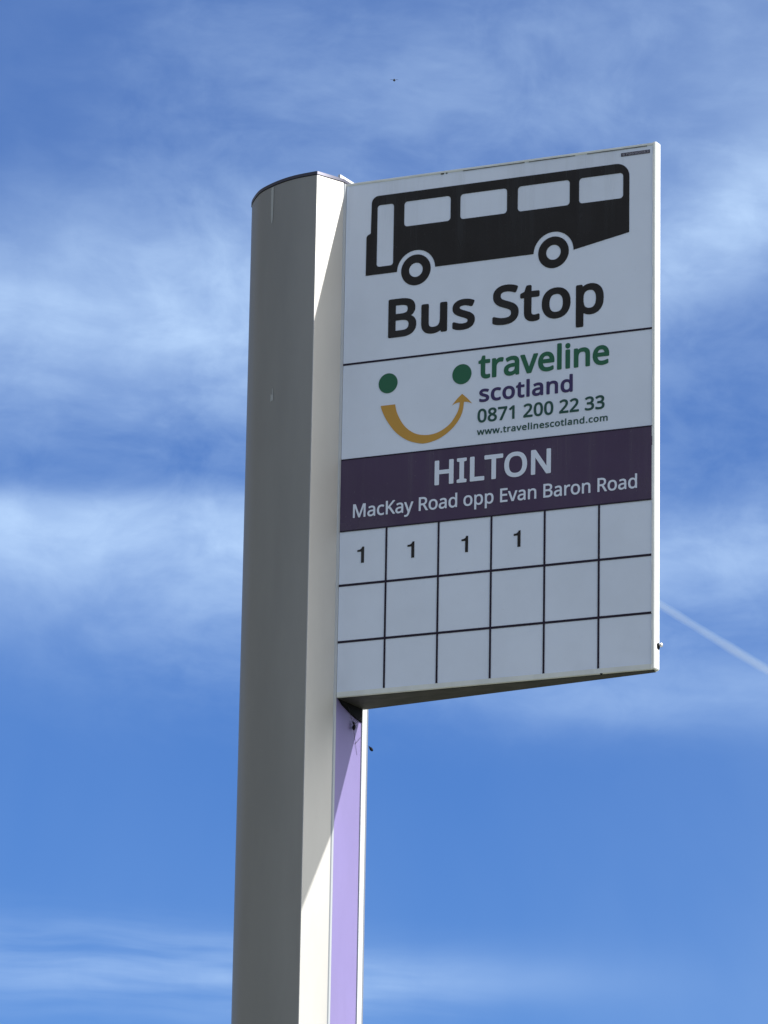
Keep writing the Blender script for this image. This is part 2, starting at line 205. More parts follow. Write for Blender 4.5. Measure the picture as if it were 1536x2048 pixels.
    'd': (493, [[183,-26,155,-19,139,-13,115,0,99,12,79,31,66,47,56,63,43,91,36,111,28,147,25,171,23,215,25,255,28,279,35,315,42,335,49,351,59,370,68,383,88,407,115,429,139,442,155,449,175,454,203,458,227,459,251,457,275,453,295,446,315,437,331,427,333,431,333,607,336,619,343,627,351,630,431,629,439,625,443,620,445,615,446,607,446,3,444,-9,437,-17,427,-21,363,-20,355,-16,349,-9,345,11,343,13,330,3,311,-8,291,-17,271,-23,251,-27,227,-29,203,-28],[207,75,187,82,171,95,159,112,148,139,141,171,138,199,139,239,143,267,150,295,159,315,170,331,183,344,199,353,215,357,243,358,263,355,283,349,295,342,303,335,314,319,323,299,330,267,334,231,334,187,329,147,323,123,315,107,306,95,295,86,275,77,255,73,231,72]]),
    'e': (452, [[203,-25,179,-20,155,-12,135,-2,115,9,97,23,85,35,71,51,57,71,47,91,40,107,33,131,27,155,24,183,23,211,24,239,27,267,32,295,38,315,44,331,55,354,67,373,81,391,96,407,111,420,123,429,143,440,163,448,183,453,199,456,223,459,247,459,267,457,291,452,308,447,323,441,341,431,359,419,372,407,387,391,398,375,409,355,417,335,427,299,432,255,431,195,427,187,423,184,411,180,143,180,140,179,140,175,148,143,159,119,167,107,175,99,187,90,199,84,215,78,231,75,263,73,303,77,346,87,387,102,399,102,407,97,412,87,413,19,411,11,403,2,371,-11,339,-20,307,-26,271,-29,235,-29],[147,278,144,279,144,283,152,307,161,323,175,339,187,348,203,355,219,358,235,359,251,358,267,354,279,347,291,338,300,327,306,315,312,299,316,279,311,278]]),
    'i': (207, [[58,-18,50,-11,47,-1,48,435,54,446,58,448,66,451,142,451,150,448,154,445,158,439,160,431,159,-5,154,-15,150,-18,142,-21,66,-21],[86,482,74,487,63,495,55,503,50,511,45,523,43,535,42,551,44,567,49,579,53,587,60,595,71,603,82,608,94,611,106,612,118,610,130,606,142,599,150,593,157,583,163,571,165,559,166,543,164,527,160,515,153,503,146,496,134,488,122,483,110,480,98,480]]),
    'l': (207, [[59,-19,51,-12,47,-1,47,611,50,619,52,623,63,629,143,630,150,627,155,623,157,619,160,611,160,-1,158,-9,155,-14,151,-17,143,-21,67,-21]]),
    'm': (750, [[59,-19,51,-12,47,-1,47,431,49,439,56,447,67,451,131,450,137,447,143,441,148,423,151,418,162,427,179,438,195,445,211,451,235,456,255,459,275,459,299,457,331,450,359,438,379,425,399,405,403,403,419,418,435,430,451,438,471,447,491,453,511,457,531,459,555,459,583,455,599,452,614,447,632,439,645,431,660,419,672,407,679,396,690,375,697,355,703,327,706,295,706,-1,704,-9,697,-17,687,-21,615,-21,603,-17,596,-9,594,-1,594,279,591,307,588,319,583,331,578,339,571,346,563,351,551,355,527,358,507,357,491,353,476,347,467,341,459,334,451,323,443,308,438,291,434,271,432,247,432,-1,430,-9,423,-17,411,-21,343,-21,335,-20,330,-17,323,-9,321,-1,321,279,318,307,310,331,299,344,289,351,279,355,255,358,239,357,223,354,211,350,197,343,189,335,179,323,173,311,167,291,162,267,160,239,160,-1,158,-9,151,-17,143,-21,67,-21]]),
    'n': (496, [[59,-19,51,-12,47,-1,47,431,49,439,52,443,59,449,67,451,131,450,137,447,143,441,149,419,151,417,163,426,179,436,199,445,215,451,255,458,291,459,322,455,347,449,375,438,395,425,414,407,431,383,442,355,448,331,450,315,452,279,452,-1,450,-9,447,-13,439,-19,431,-21,359,-21,349,-17,342,-9,340,-1,340,275,337,307,334,319,328,331,322,339,315,345,307,350,295,354,279,357,263,358,243,357,227,354,211,349,199,342,191,335,181,323,175,311,169,295,162,263,160,235,160,-1,158,-9,151,-17,143,-21,67,-21]]),
    'o': (485, [[199,-25,179,-21,155,-12,132,-1,115,10,98,23,83,39,67,59,55,79,45,99,36,123,31,143,26,171,23,203,23,231,25,259,30,287,36,311,43,331,61,367,73,383,87,399,100,411,119,425,136,435,155,444,171,449,195,455,219,458,243,459,267,458,291,455,315,449,335,441,355,432,369,423,387,409,403,393,418,375,431,354,441,335,450,311,456,287,460,259,463,231,463,203,461,175,457,151,452,127,445,107,437,87,426,67,415,51,402,35,387,21,371,8,355,-2,331,-13,315,-19,291,-24,271,-27,243,-29,223,-28],[215,75,195,81,175,95,162,111,150,135,142,163,139,195,138,231,142,267,149,291,159,315,171,331,183,342,200,351,219,356,243,358,271,355,291,348,310,335,323,319,336,295,343,267,347,235,348,199,343,163,336,135,327,115,315,99,299,86,283,78,263,73,235,72]]),
    'r': (331, [[59,-19,51,-12,47,-1,47,427,49,439,56,447,67,451,131,450,139,446,145,439,151,406,167,421,187,435,210,447,231,454,255,458,275,459,307,457,323,454,330,451,337,443,340,431,330,363,326,355,319,349,311,347,263,353,243,350,227,344,207,333,191,319,177,299,169,283,163,262,160,235,160,-1,158,-9,151,-17,143,-21,67,-21]]),
    's': (384, [[116,-25,88,-20,60,-11,32,1,25,7,21,19,21,83,23,91,28,99,36,103,44,104,92,86,128,76,164,70,200,71,224,75,236,79,244,83,252,91,257,99,259,107,258,119,255,127,249,135,232,147,200,162,136,188,100,206,68,225,45,247,36,260,28,275,23,291,21,311,20,327,22,347,27,367,34,383,45,399,56,411,72,424,84,432,104,442,120,448,160,456,208,459,256,455,304,444,348,428,355,423,357,419,360,411,359,403,333,343,331,339,324,334,312,332,268,347,236,355,212,358,188,359,164,356,144,349,136,344,132,339,129,327,132,315,140,307,148,301,188,281,260,252,296,235,324,216,344,196,356,179,362,163,367,147,369,127,368,103,365,83,360,67,353,51,340,31,319,11,295,-5,268,-16,236,-24,200,-28,156,-29]]),
    't': (289, [[164,-26,144,-21,128,-15,116,-9,104,-1,83,19,74,31,66,47,58,75,53,115,53,351,52,353,48,354,8,355,-1,359,-4,363,-8,371,-8,411,-5,419,-3,423,4,428,56,452,58,455,84,537,92,546,100,549,148,549,156,545,162,539,165,527,165,455,168,451,272,451,280,448,284,445,288,439,290,431,290,371,286,363,280,357,268,354,168,354,165,351,165,127,167,107,172,92,180,82,192,74,204,71,220,71,252,75,272,80,280,78,288,73,291,67,293,59,292,-1,288,-9,283,-13,268,-19,252,-23,228,-27,208,-29,184,-28]]),
    'v': (407, [[151,-17,147,-13,142,-5,-20,423,-21,431,-19,439,-12,447,-1,451,75,451,83,449,91,443,95,436,113,387,191,171,203,135,315,442,323,449,331,451,407,451,419,447,423,443,427,435,427,423,263,-9,256,-17,247,-21,163,-21]]),
    'w': (630, [[116,-17,111,-12,107,-4,-11,424,-11,436,-8,443,-4,447,0,450,8,452,84,452,92,449,100,442,172,165,257,436,260,443,265,448,276,452,356,452,364,449,370,444,374,436,456,169,460,172,529,436,532,443,540,450,548,452,624,452,632,449,637,444,641,436,641,424,522,-4,516,-15,512,-17,504,-20,420,-20,412,-19,403,-12,399,-4,316,270,312,262,235,20,224,-11,216,-18,208,-20,128,-20]]),
  },
  'medium': {' ': (209, []),
    '0': (459, [[191,-17,167,-11,151,-5,134,4,115,17,99,33,83,52,68,76,59,96,49,124,41,152,35,184,30,216,28,252,27,288,30,360,34,392,40,424,46,448,56,476,67,500,79,520,102,548,119,562,131,570,151,580,163,584,187,590,203,592,231,593,255,592,279,587,303,580,323,570,343,556,360,540,376,520,389,500,401,476,411,448,417,424,423,392,427,360,430,324,431,288,430,248,428,208,423,172,418,148,412,124,404,100,386,64,371,43,355,25,339,12,323,2,303,-7,279,-15,259,-18,239,-20,215,-20],[203,67,181,76,171,83,163,92,148,116,135,150,127,192,123,244,122,304,125,356,129,392,135,424,145,452,159,476,174,492,191,502,215,508,239,509,251,507,267,502,278,496,287,489,298,476,306,464,319,434,329,392,334,344,336,284,333,220,328,180,319,140,308,112,295,92,287,84,276,76,255,67,231,64,215,65]]),
    '3': (459, [[128,-16,92,-10,68,-3,40,8,26,16,24,24,24,88,24,92,28,98,32,100,40,100,68,88,100,77,124,71,160,65,184,63,208,63,236,66,256,70,276,77,288,83,299,92,310,104,317,116,323,132,326,148,327,168,323,192,318,204,313,212,306,220,296,228,276,238,252,246,224,251,188,253,124,253,116,255,112,260,111,264,111,324,112,330,116,336,120,338,192,338,224,341,248,348,268,357,280,365,291,376,297,384,304,396,308,409,311,424,311,440,309,452,306,464,300,475,293,484,283,492,272,499,260,503,244,507,228,509,188,507,152,499,136,494,116,484,80,462,72,461,68,463,64,468,31,512,28,516,27,524,32,531,44,539,80,560,120,578,152,586,192,592,236,593,268,589,300,582,324,573,340,564,352,556,368,541,379,528,389,512,396,498,403,476,407,452,406,420,402,396,394,372,380,348,366,332,348,317,324,304,327,300,344,294,360,285,379,272,396,254,412,228,420,205,425,176,424,144,418,112,412,92,405,76,395,60,384,46,370,32,356,21,340,12,320,2,300,-6,280,-11,236,-18,184,-20]]),
    '6': (459, [[200,-17,172,-9,150,0,128,13,109,28,92,46,76,68,62,92,51,120,42,148,37,176,33,208,32,244,33,284,36,324,42,364,51,400,60,428,72,456,84,479,95,496,112,518,126,532,141,544,164,559,184,570,204,578,232,585,256,590,280,592,316,593,352,590,376,586,384,583,389,576,389,512,385,504,380,501,376,501,352,507,316,511,276,509,252,505,236,500,204,483,189,472,176,458,163,440,154,424,147,408,140,384,133,352,130,328,132,325,143,336,154,344,184,359,208,366,240,370,276,369,312,363,340,353,364,338,384,321,401,300,415,276,425,248,431,216,433,184,431,148,424,113,418,96,409,76,392,49,381,36,368,23,341,4,324,-4,308,-10,272,-18,236,-20],[224,64,204,69,184,79,168,92,152,112,139,136,132,160,127,188,129,212,136,232,146,248,162,264,180,276,200,285,220,290,244,291,268,288,288,282,304,273,316,262,327,244,335,220,339,196,338,168,335,140,329,120,321,104,311,92,297,80,280,71,264,66,244,63]]),
    '7': (459, [[103,-10,98,-4,98,4,323,492,323,496,31,497,26,500,23,508,23,572,25,580,30,584,35,585,419,585,424,584,429,580,431,572,431,520,429,512,198,-4,195,-9,187,-12,111,-12]]),
    '8': (459, [[179,-16,151,-11,123,-2,103,8,83,22,67,36,51,56,43,72,34,96,28,124,27,156,31,184,41,212,59,240,79,263,103,282,133,300,107,320,87,339,71,359,59,380,52,400,47,424,46,448,48,472,52,488,58,504,71,526,91,548,107,560,120,568,135,575,151,581,191,590,227,593,267,590,291,586,315,579,335,570,353,560,371,545,383,532,395,515,404,496,410,468,412,436,408,408,401,388,387,364,367,341,347,324,318,304,351,283,375,264,395,244,413,220,424,196,429,172,431,148,429,120,424,100,419,84,411,68,401,52,387,36,375,25,347,6,315,-8,295,-13,275,-17,231,-20,207,-19],[191,63,171,69,159,75,147,84,135,97,127,111,122,124,120,140,121,160,125,176,130,188,140,204,150,216,163,227,183,240,207,252,219,257,255,242,279,229,299,216,315,202,327,188,334,172,338,152,337,132,331,112,321,96,307,82,291,72,271,65,247,61,219,60],[231,344,187,366,167,380,159,388,149,400,143,412,140,424,139,440,140,456,143,468,150,480,159,490,174,500,187,506,203,510,219,512,243,511,263,508,279,502,291,495,304,484,312,472,317,456,318,436,316,420,311,406,302,392,291,379,279,369,251,353]]),
    '9': (459, [[100,-16,76,-10,71,-4,70,60,73,68,80,72,84,72,104,67,136,63,160,62,184,64,204,67,224,72,240,79,256,88,271,100,284,113,298,132,307,148,314,164,321,188,328,220,331,244,328,247,304,228,288,219,272,212,244,205,216,202,184,203,152,209,121,220,96,234,76,252,60,272,46,296,36,324,30,356,28,388,30,424,38,460,43,476,52,496,61,512,73,528,84,540,98,552,112,562,129,572,160,584,180,589,200,592,240,592,260,589,280,585,304,576,327,564,344,552,364,533,380,513,392,494,404,469,414,440,421,412,426,380,429,344,429,308,427,268,421,220,415,192,408,164,399,136,390,116,376,92,363,72,350,56,334,40,314,24,296,13,276,3,252,-7,228,-13,208,-16,180,-19,152,-20],[192,284,172,290,156,299,144,312,132,332,126,352,122,380,123,412,127,436,132,452,144,472,156,485,172,496,188,504,208,508,232,509,252,505,272,497,288,486,301,472,315,452,325,428,332,400,334,376,331,356,323,336,311,320,296,306,276,293,256,286,236,282,212,281]]),
    'B': (521, [[70,-9,67,-4,66,0,66,572,68,580,73,584,78,585,242,585,286,583,322,579,354,573,383,564,410,551,431,536,442,524,451,512,457,500,465,480,470,448,471,424,468,400,463,380,454,360,444,344,430,329,410,314,392,304,397,300,430,284,450,269,462,256,470,244,478,229,483,216,487,200,489,180,489,140,486,120,481,104,473,84,466,71,458,59,446,45,431,32,418,22,402,14,382,5,346,-6,314,-10,282,-12,78,-12],[162,76,162,256,166,257,270,257,294,255,314,252,334,247,354,238,367,228,377,216,384,200,388,184,389,160,387,144,382,128,373,112,362,99,350,90,326,80,290,74,166,73],[162,344,162,496,166,499,258,499,282,497,306,494,322,490,338,484,350,476,362,463,367,452,371,436,372,416,370,400,365,384,359,372,350,362,342,356,318,347,282,342,166,341]]),
    'E': (446, [[70,-9,67,-4,66,0,66,572,68,580,73,584,78,585,398,585,403,584,408,580,410,576,410,512,409,504,406,500,402,498,166,497,162,496,162,344,166,342,382,342,390,340,393,336,395,328,395,268,392,260,386,256,162,256,162,76,166,75,402,74,406,72,410,64,409,-4,406,-9,398,-12,78,-12]]),
    'K': (496, [[70,-9,67,-4,66,0,66,572,68,580,73,584,78,585,150,585,158,582,162,576,162,324,166,326,241,408,394,581,402,585,486,585,494,583,498,580,500,576,499,568,496,564,278,324,278,320,505,8,508,0,506,-6,502,-10,494,-12,410,-12,402,-8,210,251,206,255,162,216,161,-4,158,-9,150,-12,78,-12]]),
    'M': (727, [[70,-9,67,-4,66,0,66,572,66,576,70,582,78,585,182,585,190,583,194,580,362,134,366,142,534,580,538,583,546,585,650,585,658,582,662,576,662,572,662,0,659,-8,654,-11,650,-12,578,-12,570,-9,567,-4,566,364,568,424,566,428,401,-4,398,-9,390,-12,330,-12,322,-9,319,-4,158,426,156,420,156,416,155,-4,153,-8,146,-12,78,-12]]),
    'R': (499, [[70,-9,67,-4,66,0,66,572,68,580,73,584,78,585,238,585,278,583,306,580,334,574,358,566,378,557,398,544,415,528,428,512,440,492,448,472,454,444,456,420,455,388,451,364,445,344,434,322,422,304,412,292,398,280,374,264,350,252,349,248,496,8,499,0,498,-5,494,-10,486,-12,402,-12,398,-11,391,-4,258,223,254,225,166,225,162,224,161,-4,158,-9,150,-12,78,-12],[162,312,162,496,166,498,238,498,282,494,302,490,314,485,326,479,339,468,348,456,354,440,357,420,358,396,355,380,350,362,342,348,330,334,318,326,302,319,270,312,234,310,166,310]]),
    'a': (450, [[137,-17,105,-8,89,-1,77,7,57,25,41,48,34,64,29,80,26,96,25,116,28,148,33,168,38,180,53,203,69,220,81,229,93,237,121,249,165,261,201,266,241,269,301,270,303,272,304,276,302,312,297,332,290,344,285,350,277,356,265,362,241,367,213,368,185,364,145,351,109,335,101,336,97,339,94,344,73,396,73,404,75,408,81,412,117,428,157,440,189,446,225,449,261,448,289,444,317,435,333,428,345,420,357,410,369,396,383,372,390,352,393,336,396,312,397,292,396,-4,393,-9,385,-12,333,-12,329,-11,325,-8,323,-4,313,37,293,18,277,6,257,-5,237,-13,213,-18,189,-20,161,-20],[165,64,149,70,137,77,128,88,124,100,122,120,125,140,132,156,141,166,149,173,161,180,177,186,197,190,237,195,301,197,303,196,303,160,298,132,288,108,275,92,265,83,253,76,241,70,225,65,209,62,189,61]]),
    'c': (385, [[196,-16,172,-11,152,-4,132,5,115,16,100,28,84,44,69,64,57,84,46,112,39,140,34,168,32,196,32,228,35,260,39,288,46,312,61,348,72,368,85,384,100,400,116,413,136,425,148,431,168,438,196,445,220,449,244,450,268,449,292,447,312,443,340,435,364,425,368,421,370,416,368,408,348,352,344,346,336,344,292,357,272,362,248,364,228,363,208,360,188,353,176,346,161,332,153,320,146,308,135,276,130,240,129,196,134,160,144,126,156,104,164,94,175,84,188,76,208,69,228,65,248,65,272,67,292,70,320,78,348,90,356,89,360,86,363,80,363,12,361,8,356,4,344,-1,320,-10,296,-16,272,-19,244,-20,220,-19]]),
    'd': (493, [[180,-16,160,-11,144,-5,120,8,104,20,84,39,74,52,63,68,50,96,41,128,36,152,34,172,32,212,32,236,36,276,41,300,50,332,66,364,76,379,96,402,116,418,132,429,156,439,172,444,192,448,220,450,244,449,264,446,288,439,305,432,324,421,340,408,343,412,342,440,342,612,344,616,352,621,428,621,435,616,437,608,436,-4,434,-8,428,-12,364,-11,360,-9,357,-4,352,24,351,28,348,31,332,16,316,5,296,-5,272,-14,252,-18,228,-20,204,-19],[220,64,196,69,176,79,160,94,147,116,137,144,131,172,129,212,131,252,137,280,146,308,156,328,172,347,188,358,208,365,232,367,256,365,284,358,302,348,317,332,328,312,337,280,342,244,343,200,341,160,336,136,328,112,319,96,308,84,292,74,268,66,244,63]]),
    'n': (496, [[60,-9,57,-4,56,0,56,428,58,436,62,440,68,442,128,442,132,440,136,434,144,397,168,419,196,434,220,443,260,449,292,449,332,444,348,439,368,431,392,416,408,400,417,388,426,372,436,344,441,312,443,280,443,0,440,-8,432,-12,360,-12,352,-8,350,-4,349,276,348,296,345,312,341,324,336,336,328,346,320,353,308,359,296,363,280,366,264,367,240,365,220,361,208,357,192,348,180,337,172,325,166,312,160,296,153,264,151,236,150,-4,148,-8,140,-12,68,-12]]),
    'o': (485, [[200,-16,176,-10,156,-3,136,7,116,20,102,32,87,48,75,64,62,84,51,108,44,128,38,152,35,172,33,196,32,228,34,256,38,284,44,308,51,328,61,348,70,364,82,380,96,396,112,409,128,420,144,429,164,437,184,443,204,447,244,450,268,449,292,445,312,440,334,432,352,423,372,409,388,396,402,380,416,362,426,344,441,308,447,284,452,256,454,232,454,204,452,176,448,152,437,112,429,92,418,72,408,56,394,40,380,27,364,14,346,4,328,-4,312,-10,288,-16,264,-19,240,-20],[228,64,204,68,184,77,164,94,156,104,148,116,139,140,132,172,129,208,130,244,134,272,142,300,152,320,168,341,184,353,208,363,232,367,256,366,280,362,303,352,322,336,336,316,346,292,354,260,357,224,356,188,352,160,345,132,333,108,320,92,300,76,280,68,256,64]]),
    'p': (493, [[60,-201,57,-196,56,-192,56,428,58,436,62,440,68,442,124,442,132,440,136,437,138,432,144,398,165,416,184,429,208,440,232,446,260,450,292,449,320,445,352,434,372,423,388,412,408,393,419,380,429,364,437,348,447,320,453,300,457,276,460,240,460,184,458,160,452,132,446,108,438,88,428,68,416,49,402,32,388,19,372,7,352,-4,336,-10,316,-16,296,-19,272,-20,248,-19,224,-15,204,-8,184,0,168,10,152,23,149,20,151,-16,150,-196,148,-200,140,-204,68,-204],[244,64,220,68,200,76,181,92,168,112,158,140,153,168,151,208,152,256,157,288,164,311,172,328,186,344,204,356,224,363,244,366,272,366,296,361,314,352,332,336,344,317,354,292,361,260,364,228,363,188,358,156,352,132,340,108,325,88,311,76,292,67,268,63]]),
    'r': (331, [[60,-9,57,-4,56,0,56,428,58,436,62,440,68,442,124,442,132,440,136,437,138,432,142,388,144,383,162,404,180,419,204,434,224,443,244,448,268,450,296,449,324,444,329,440,331,432,322,368,319,360,312,356,308,356,276,361,256,362,240,359,224,353,204,342,187,328,172,308,161,288,154,264,151,236,150,-4,148,-8,140,-12,68,-12]]),
    'v': (407, [[156,-10,152,-4,-11,424,-12,432,-10,436,-6,440,0,442,76,442,81,440,85,436,183,168,204,105,216,144,322,436,326,440,332,442,408,442,412,441,416,438,419,432,418,424,255,-4,252,-9,244,-12,164,-12]]),
    'y': (409, [[21,-201,5,-197,1,-195,-3,-188,-3,-132,-1,-124,3,-120,9,-118,49,-123,73,-122,89,-117,104,-108,120,-92,135,-68,160,-4,160,0,-10,424,-11,432,-9,436,-5,440,1,442,77,442,82,440,86,436,184,180,205,118,209,113,234,192,323,436,327,440,333,442,409,442,415,440,419,436,421,432,420,424,232,-72,219,-100,206,-124,189,-148,173,-166,153,-181,129,-194,109,-200,85,-203,49,-204]]),
  },
}

# ------------------------------------------------------------------ helpers
def tag(o, label=None, cat=None, group=None, kind=None):
    if label: o['label'] = label
    if cat: o['category'] = cat
    if group: o['group'] = group
    if kind: o['kind'] = kind
    return o


def empty(name, loc):
    o = bpy.data.objects.new(name, None)
    COL.objects.link(o)
    o.location = loc
    o.empty_display_size = 0.2
    return o


def link(name, me, mats, parent=None, sharp=None):
    if not isinstance(mats, (list, tuple)): mats = [mats]
    me.name = name
    for m in mats: me.materials.append(m)
    o = bpy.data.objects.new(name, me)
    COL.objects.link(o)
    if parent is not None:
        o.parent = parent
    if sharp is not None:
        for p in me.polygons: p.use_smooth = True
        me.set_sharp_from_angle(angle=R(sharp))
    return o


def mesh_from(verts, faces, mat_idx=None):
    me = bpy.data.meshes.new('m')
    me.from_pydata([tuple(v) for v in verts], [], faces)
    if mat_idx:
        for p, i in zip(me.polygons, mat_idx): p.material_index = i
    bm = bmesh.new(); bm.from_mesh(me)
    bmesh.ops.recalc_face_normals(bm, faces=bm.faces)
    bm.to_mesh(me); bm.free()
    return me


def prism(poly, z0, z1):
    """closed prism over a plan polygon"""
    n = len(poly)
    v = [(x, y, z0) for x, y in poly] + [(x, y, z1) for x, y in poly]
    f = [(i, (i + 1) % n, n + (i + 1) % n, n + i) for i in range(n)]
    f += [tuple(range(n))[::-1], tuple(range(n, 2 * n))]
    return v, f


class MB:
    def __init__(self): self.v = []; self.f = []; self.mi = []
    def add(self, vf, mi=0):
        b = len(self.v)
        self.v += list(vf[0])
        for q in vf[1]:
            self.f.append(tuple(i + b for i in q)); self.mi.append(mi)
        return self
    def build(self, name, mats, parent=None, sharp=None, bevel=None):
        me = mesh_from(self.v, self.f, self.mi)
        if bevel:
            bm = bmesh.new(); bm.from_mesh(me)
            es = [e for e in bm.edges if e.calc_face_angle(0) > R(25)]
            bmesh.ops.bevel(bm, geom=es, offset=bevel, segments=2, affect='EDGES', clamp_overlap=True)
            bm.to_mesh(me); bm.free()
        return link(name, me, mats, parent, sharp)


# ------------------------------------------------------------------ materials
def mat(name, col, rough=0.5, metal=0.0, spec=0.5, var=0.0, vscale=20.0, coat=0.0, bump=0.0, bscale=200.0, stretch=(1, 1, 1), rvar=0.0):
    m = bpy.data.materials.new(name)
    m.use_nodes = True
    nt = m.node_tree
    b = nt.nodes['Principled BSDF']
    b.inputs['Base Color'].default_value = (*col, 1)
    b.inputs['Roughness'].default_value = rough
    b.inputs['Metallic'].default_value = metal
    b.inputs['Specular IOR Level'].default_value = spec
    b.inputs['Coat Weight'].default_value = coat
    b.inputs['Coat Roughness'].default_value = 0.12
    h = NG(nt)
    tc = h.node('ShaderNodeTexCoord')
    mp = h.node('ShaderNodeMapping')
    nt.links.new(tc.outputs['Object'], mp.inputs[0])
    mp.inputs['Scale'].default_value = stretch
    if var or rvar:
        n = h.noise(mp.outputs[0], vscale, 5.0, 0.6)
        if var:
            lo = tuple(c * (1 - var) for c in col) + (1,)
            hi = tuple(min(1, c * (1 + var)) for c in col) + (1,)
            nt.links.new(h.mix(h.step(n, 0.3, 0.7), lo, hi), b.inputs['Base Color'])
        if rvar:
            nt.links.new(h.add(h.mul(h.sub(n, 0.5), rvar), rough), b.inputs['Roughness'])
    if bump:
        n2 = h.noise(mp.outputs[0], bscale, 3.0, 0.6)
        bp = h.node('ShaderNodeBump')
        bp.inputs['Strength'].default_value = bump
        bp.inputs['Distance'].default_value = 0.001
        nt.links.new(n2, bp.inputs['Height'])
        nt.links.new(bp.outputs[0], b.inputs['Normal'])
    return m


M_POST = mat('satin_silver_paint', (0.35, 0.348, 0.335), 0.42, 0.6, 0.5, var=0.035, vscale=5, stretch=(4, 4, 1.0), bump=0.03, bscale=600, rvar=0.05)
M_CAP = mat('polished_cap_metal', (0.12, 0.12, 0.15), 0.36, 1.0)
M_DARK = mat('dark_grime_and_shade', (0.006, 0.006, 0.008), 0.8, spec=0.1, var=0.3, vscale=60)  # grime, and also shade painted at the screw and flange
M_GREY = mat('thin_grime', (0.16, 0.165, 0.17), 0.8, var=0.5, vscale=120)
M_GLINT = mat('pale_gap_glint', (0.85, 0.86, 0.88), 0.4)
M_LILAC = mat('lilac_infill_plastic', (0.210, 0.178, 0.375), 0.42, spec=0.25, var=0.04, vscale=14, stretch=(1, 1, 0.3))
M_FRAME = mat('white_aluminium_trim', (0.72, 0.74, 0.72), 0.40, 0.0, var=0.06, vscale=40, stretch=(1, 1, .4))
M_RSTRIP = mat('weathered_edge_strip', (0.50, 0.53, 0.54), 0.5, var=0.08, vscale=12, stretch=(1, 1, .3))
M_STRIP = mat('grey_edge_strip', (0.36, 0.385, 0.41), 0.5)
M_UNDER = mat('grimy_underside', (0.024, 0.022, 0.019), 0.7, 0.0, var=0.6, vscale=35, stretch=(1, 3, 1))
M_PANEL = mat('white_sign_face', (0.735, 0.80, 0.925), 0.13, var=0.03, vscale=6, rvar=0.06)
def weather(m, z_top, z_bot, amount):
    """dirt on the face itself: faint runs from the top edge, specks and a grubby foot"""
    nt = m.node_tree; h = NG(nt); b = nt.nodes['Principled BSDF']
    tc = h.node('ShaderNodeTexCoord'); sp_ = h.node('ShaderNodeSeparateXYZ')
    nt.links.new(tc.outputs['Object'], sp_.inputs[0])
    runs = h.noise(h.vec(h.mul(sp_.outputs[0], 55.0), h.mul(sp_.outputs[2], 2.0)), 1.0, 4.0, 0.6)
    speck = h.noise(tc.outputs['Object'], 260.0, 2.0, 0.5)
    cloudy = h.noise(tc.outputs['Object'], 9.0, 4.0, 0.6)
    top = h.step(sp_.outputs[2], z_top - 0.16, z_top)
    foot = h.sub(1.0, h.step(sp_.outputs[2], z_bot, z_bot + 0.05))
    d = h.add(h.mul(h.mul(h.step(runs, 0.45, 0.75), top), 0.9), h.mul(h.mul(h.step(cloudy, 0.4, 0.7), foot), 0.7))
    d = h.add(d, h.add(h.mul(h.step(speck, 0.70, 0.78), 0.8), h.mul(h.step(cloudy, 0.35, 0.75), 0.35)))
    src = b.inputs['Base Color'].links[0].from_socket if b.inputs['Base Color'].is_linked else None
    base = src if src is not None else tuple(b.inputs['Base Color'].default_value)
    nt.links.new(h.mix(h.mul(d, amount), base, (0.20, 0.20, 0.18, 1.0)), b.inputs['Base Color'])
    nt.links.new(h.add(h.mul(d, 0.25), b.inputs['Roughness'].default_value), b.inputs['Roughness'])


M_BLACK = mat('black_vinyl', (0.012, 0.011, 0.012), 0.15, spec=0.5, var=0.1, vscale=30)
M_LINE = mat('dark_violet_vinyl', (0.014, 0.008, 0.026), 0.2, spec=0.5)
M_PURPLE = mat('plum_vinyl', (0.066, 0.042, 0.094), 0.12, spec=0.5, var=0.08, vscale=7)
M_WHITEV = mat('white_vinyl', (0.72, 0.78, 0.90), 0.3)
M_GREEN = mat('green_vinyl', (0.019, 0.125, 0.064), 0.4, spec=0.5)
M_DGREEN = mat('dark_green_vinyl', (0.018, 0.075, 0.060), 0.4, spec=0.5)
M_INDIGO = mat('indigo_vinyl', (0.045, 0.030, 0.115), 0.4, spec=0.5)
M_AMBER = mat('amber_vinyl', (0.55, 0.30, 0.055), 0.4)
M_SCREW = mat('zinc_screw', (0.75, 0.76, 0.78), 0.3, 0.9)
M_MARK = mat('pale_streak', (0.46, 0.47, 0.47), 0.7)
M_TAG = mat('faded_dark_label', (0.06, 0.055, 0.085), 0.5)
M_TAGTXT = mat('faded_label_print', (0.34, 0.33, 0.38), 0.5)
M_BUG = mat('dark_insect', (0.003, 0.003, 0.006), 0.6, spec=0.15)
M_WEB = mat('dusty_web', (0.05, 0.045, 0.06), 0.8)
M_BIRD = mat('dark_feathers', (0.01, 0.012, 0.02), 0.7)
M_GROUND = mat('ground_mix', (0.16, 0.17, 0.12), 0.9, var=0.35, vscale=0.6)

weather(M_PANEL, 3.05 + 0.7165, 3.05, 0.16)
weather(M_PURPLE, 3.05 + 0.33, 3.05 + 0.22, 0.12)
weather(M_BLACK, 3.05 + 0.69, 3.05 + 0.5, 0.05)
weather(M_LILAC, 3.05, 0.0, 0.10)

# ------------------------------------------------------------------ ground (below the frame, lights the underside)
N = 96
rad = 6000.0
gv = [(0, 0, 0)] + [(rad * math.cos(2 * math.pi * i / N), rad * math.sin(2 * math.pi * i / N), 0) for i in range(N)]
gf = [(0, 1 + i, 1 + (i + 1) % N) for i in range(N)]
tag(link('ground', mesh_from(gv, gf), M_GROUND), kind='structure')

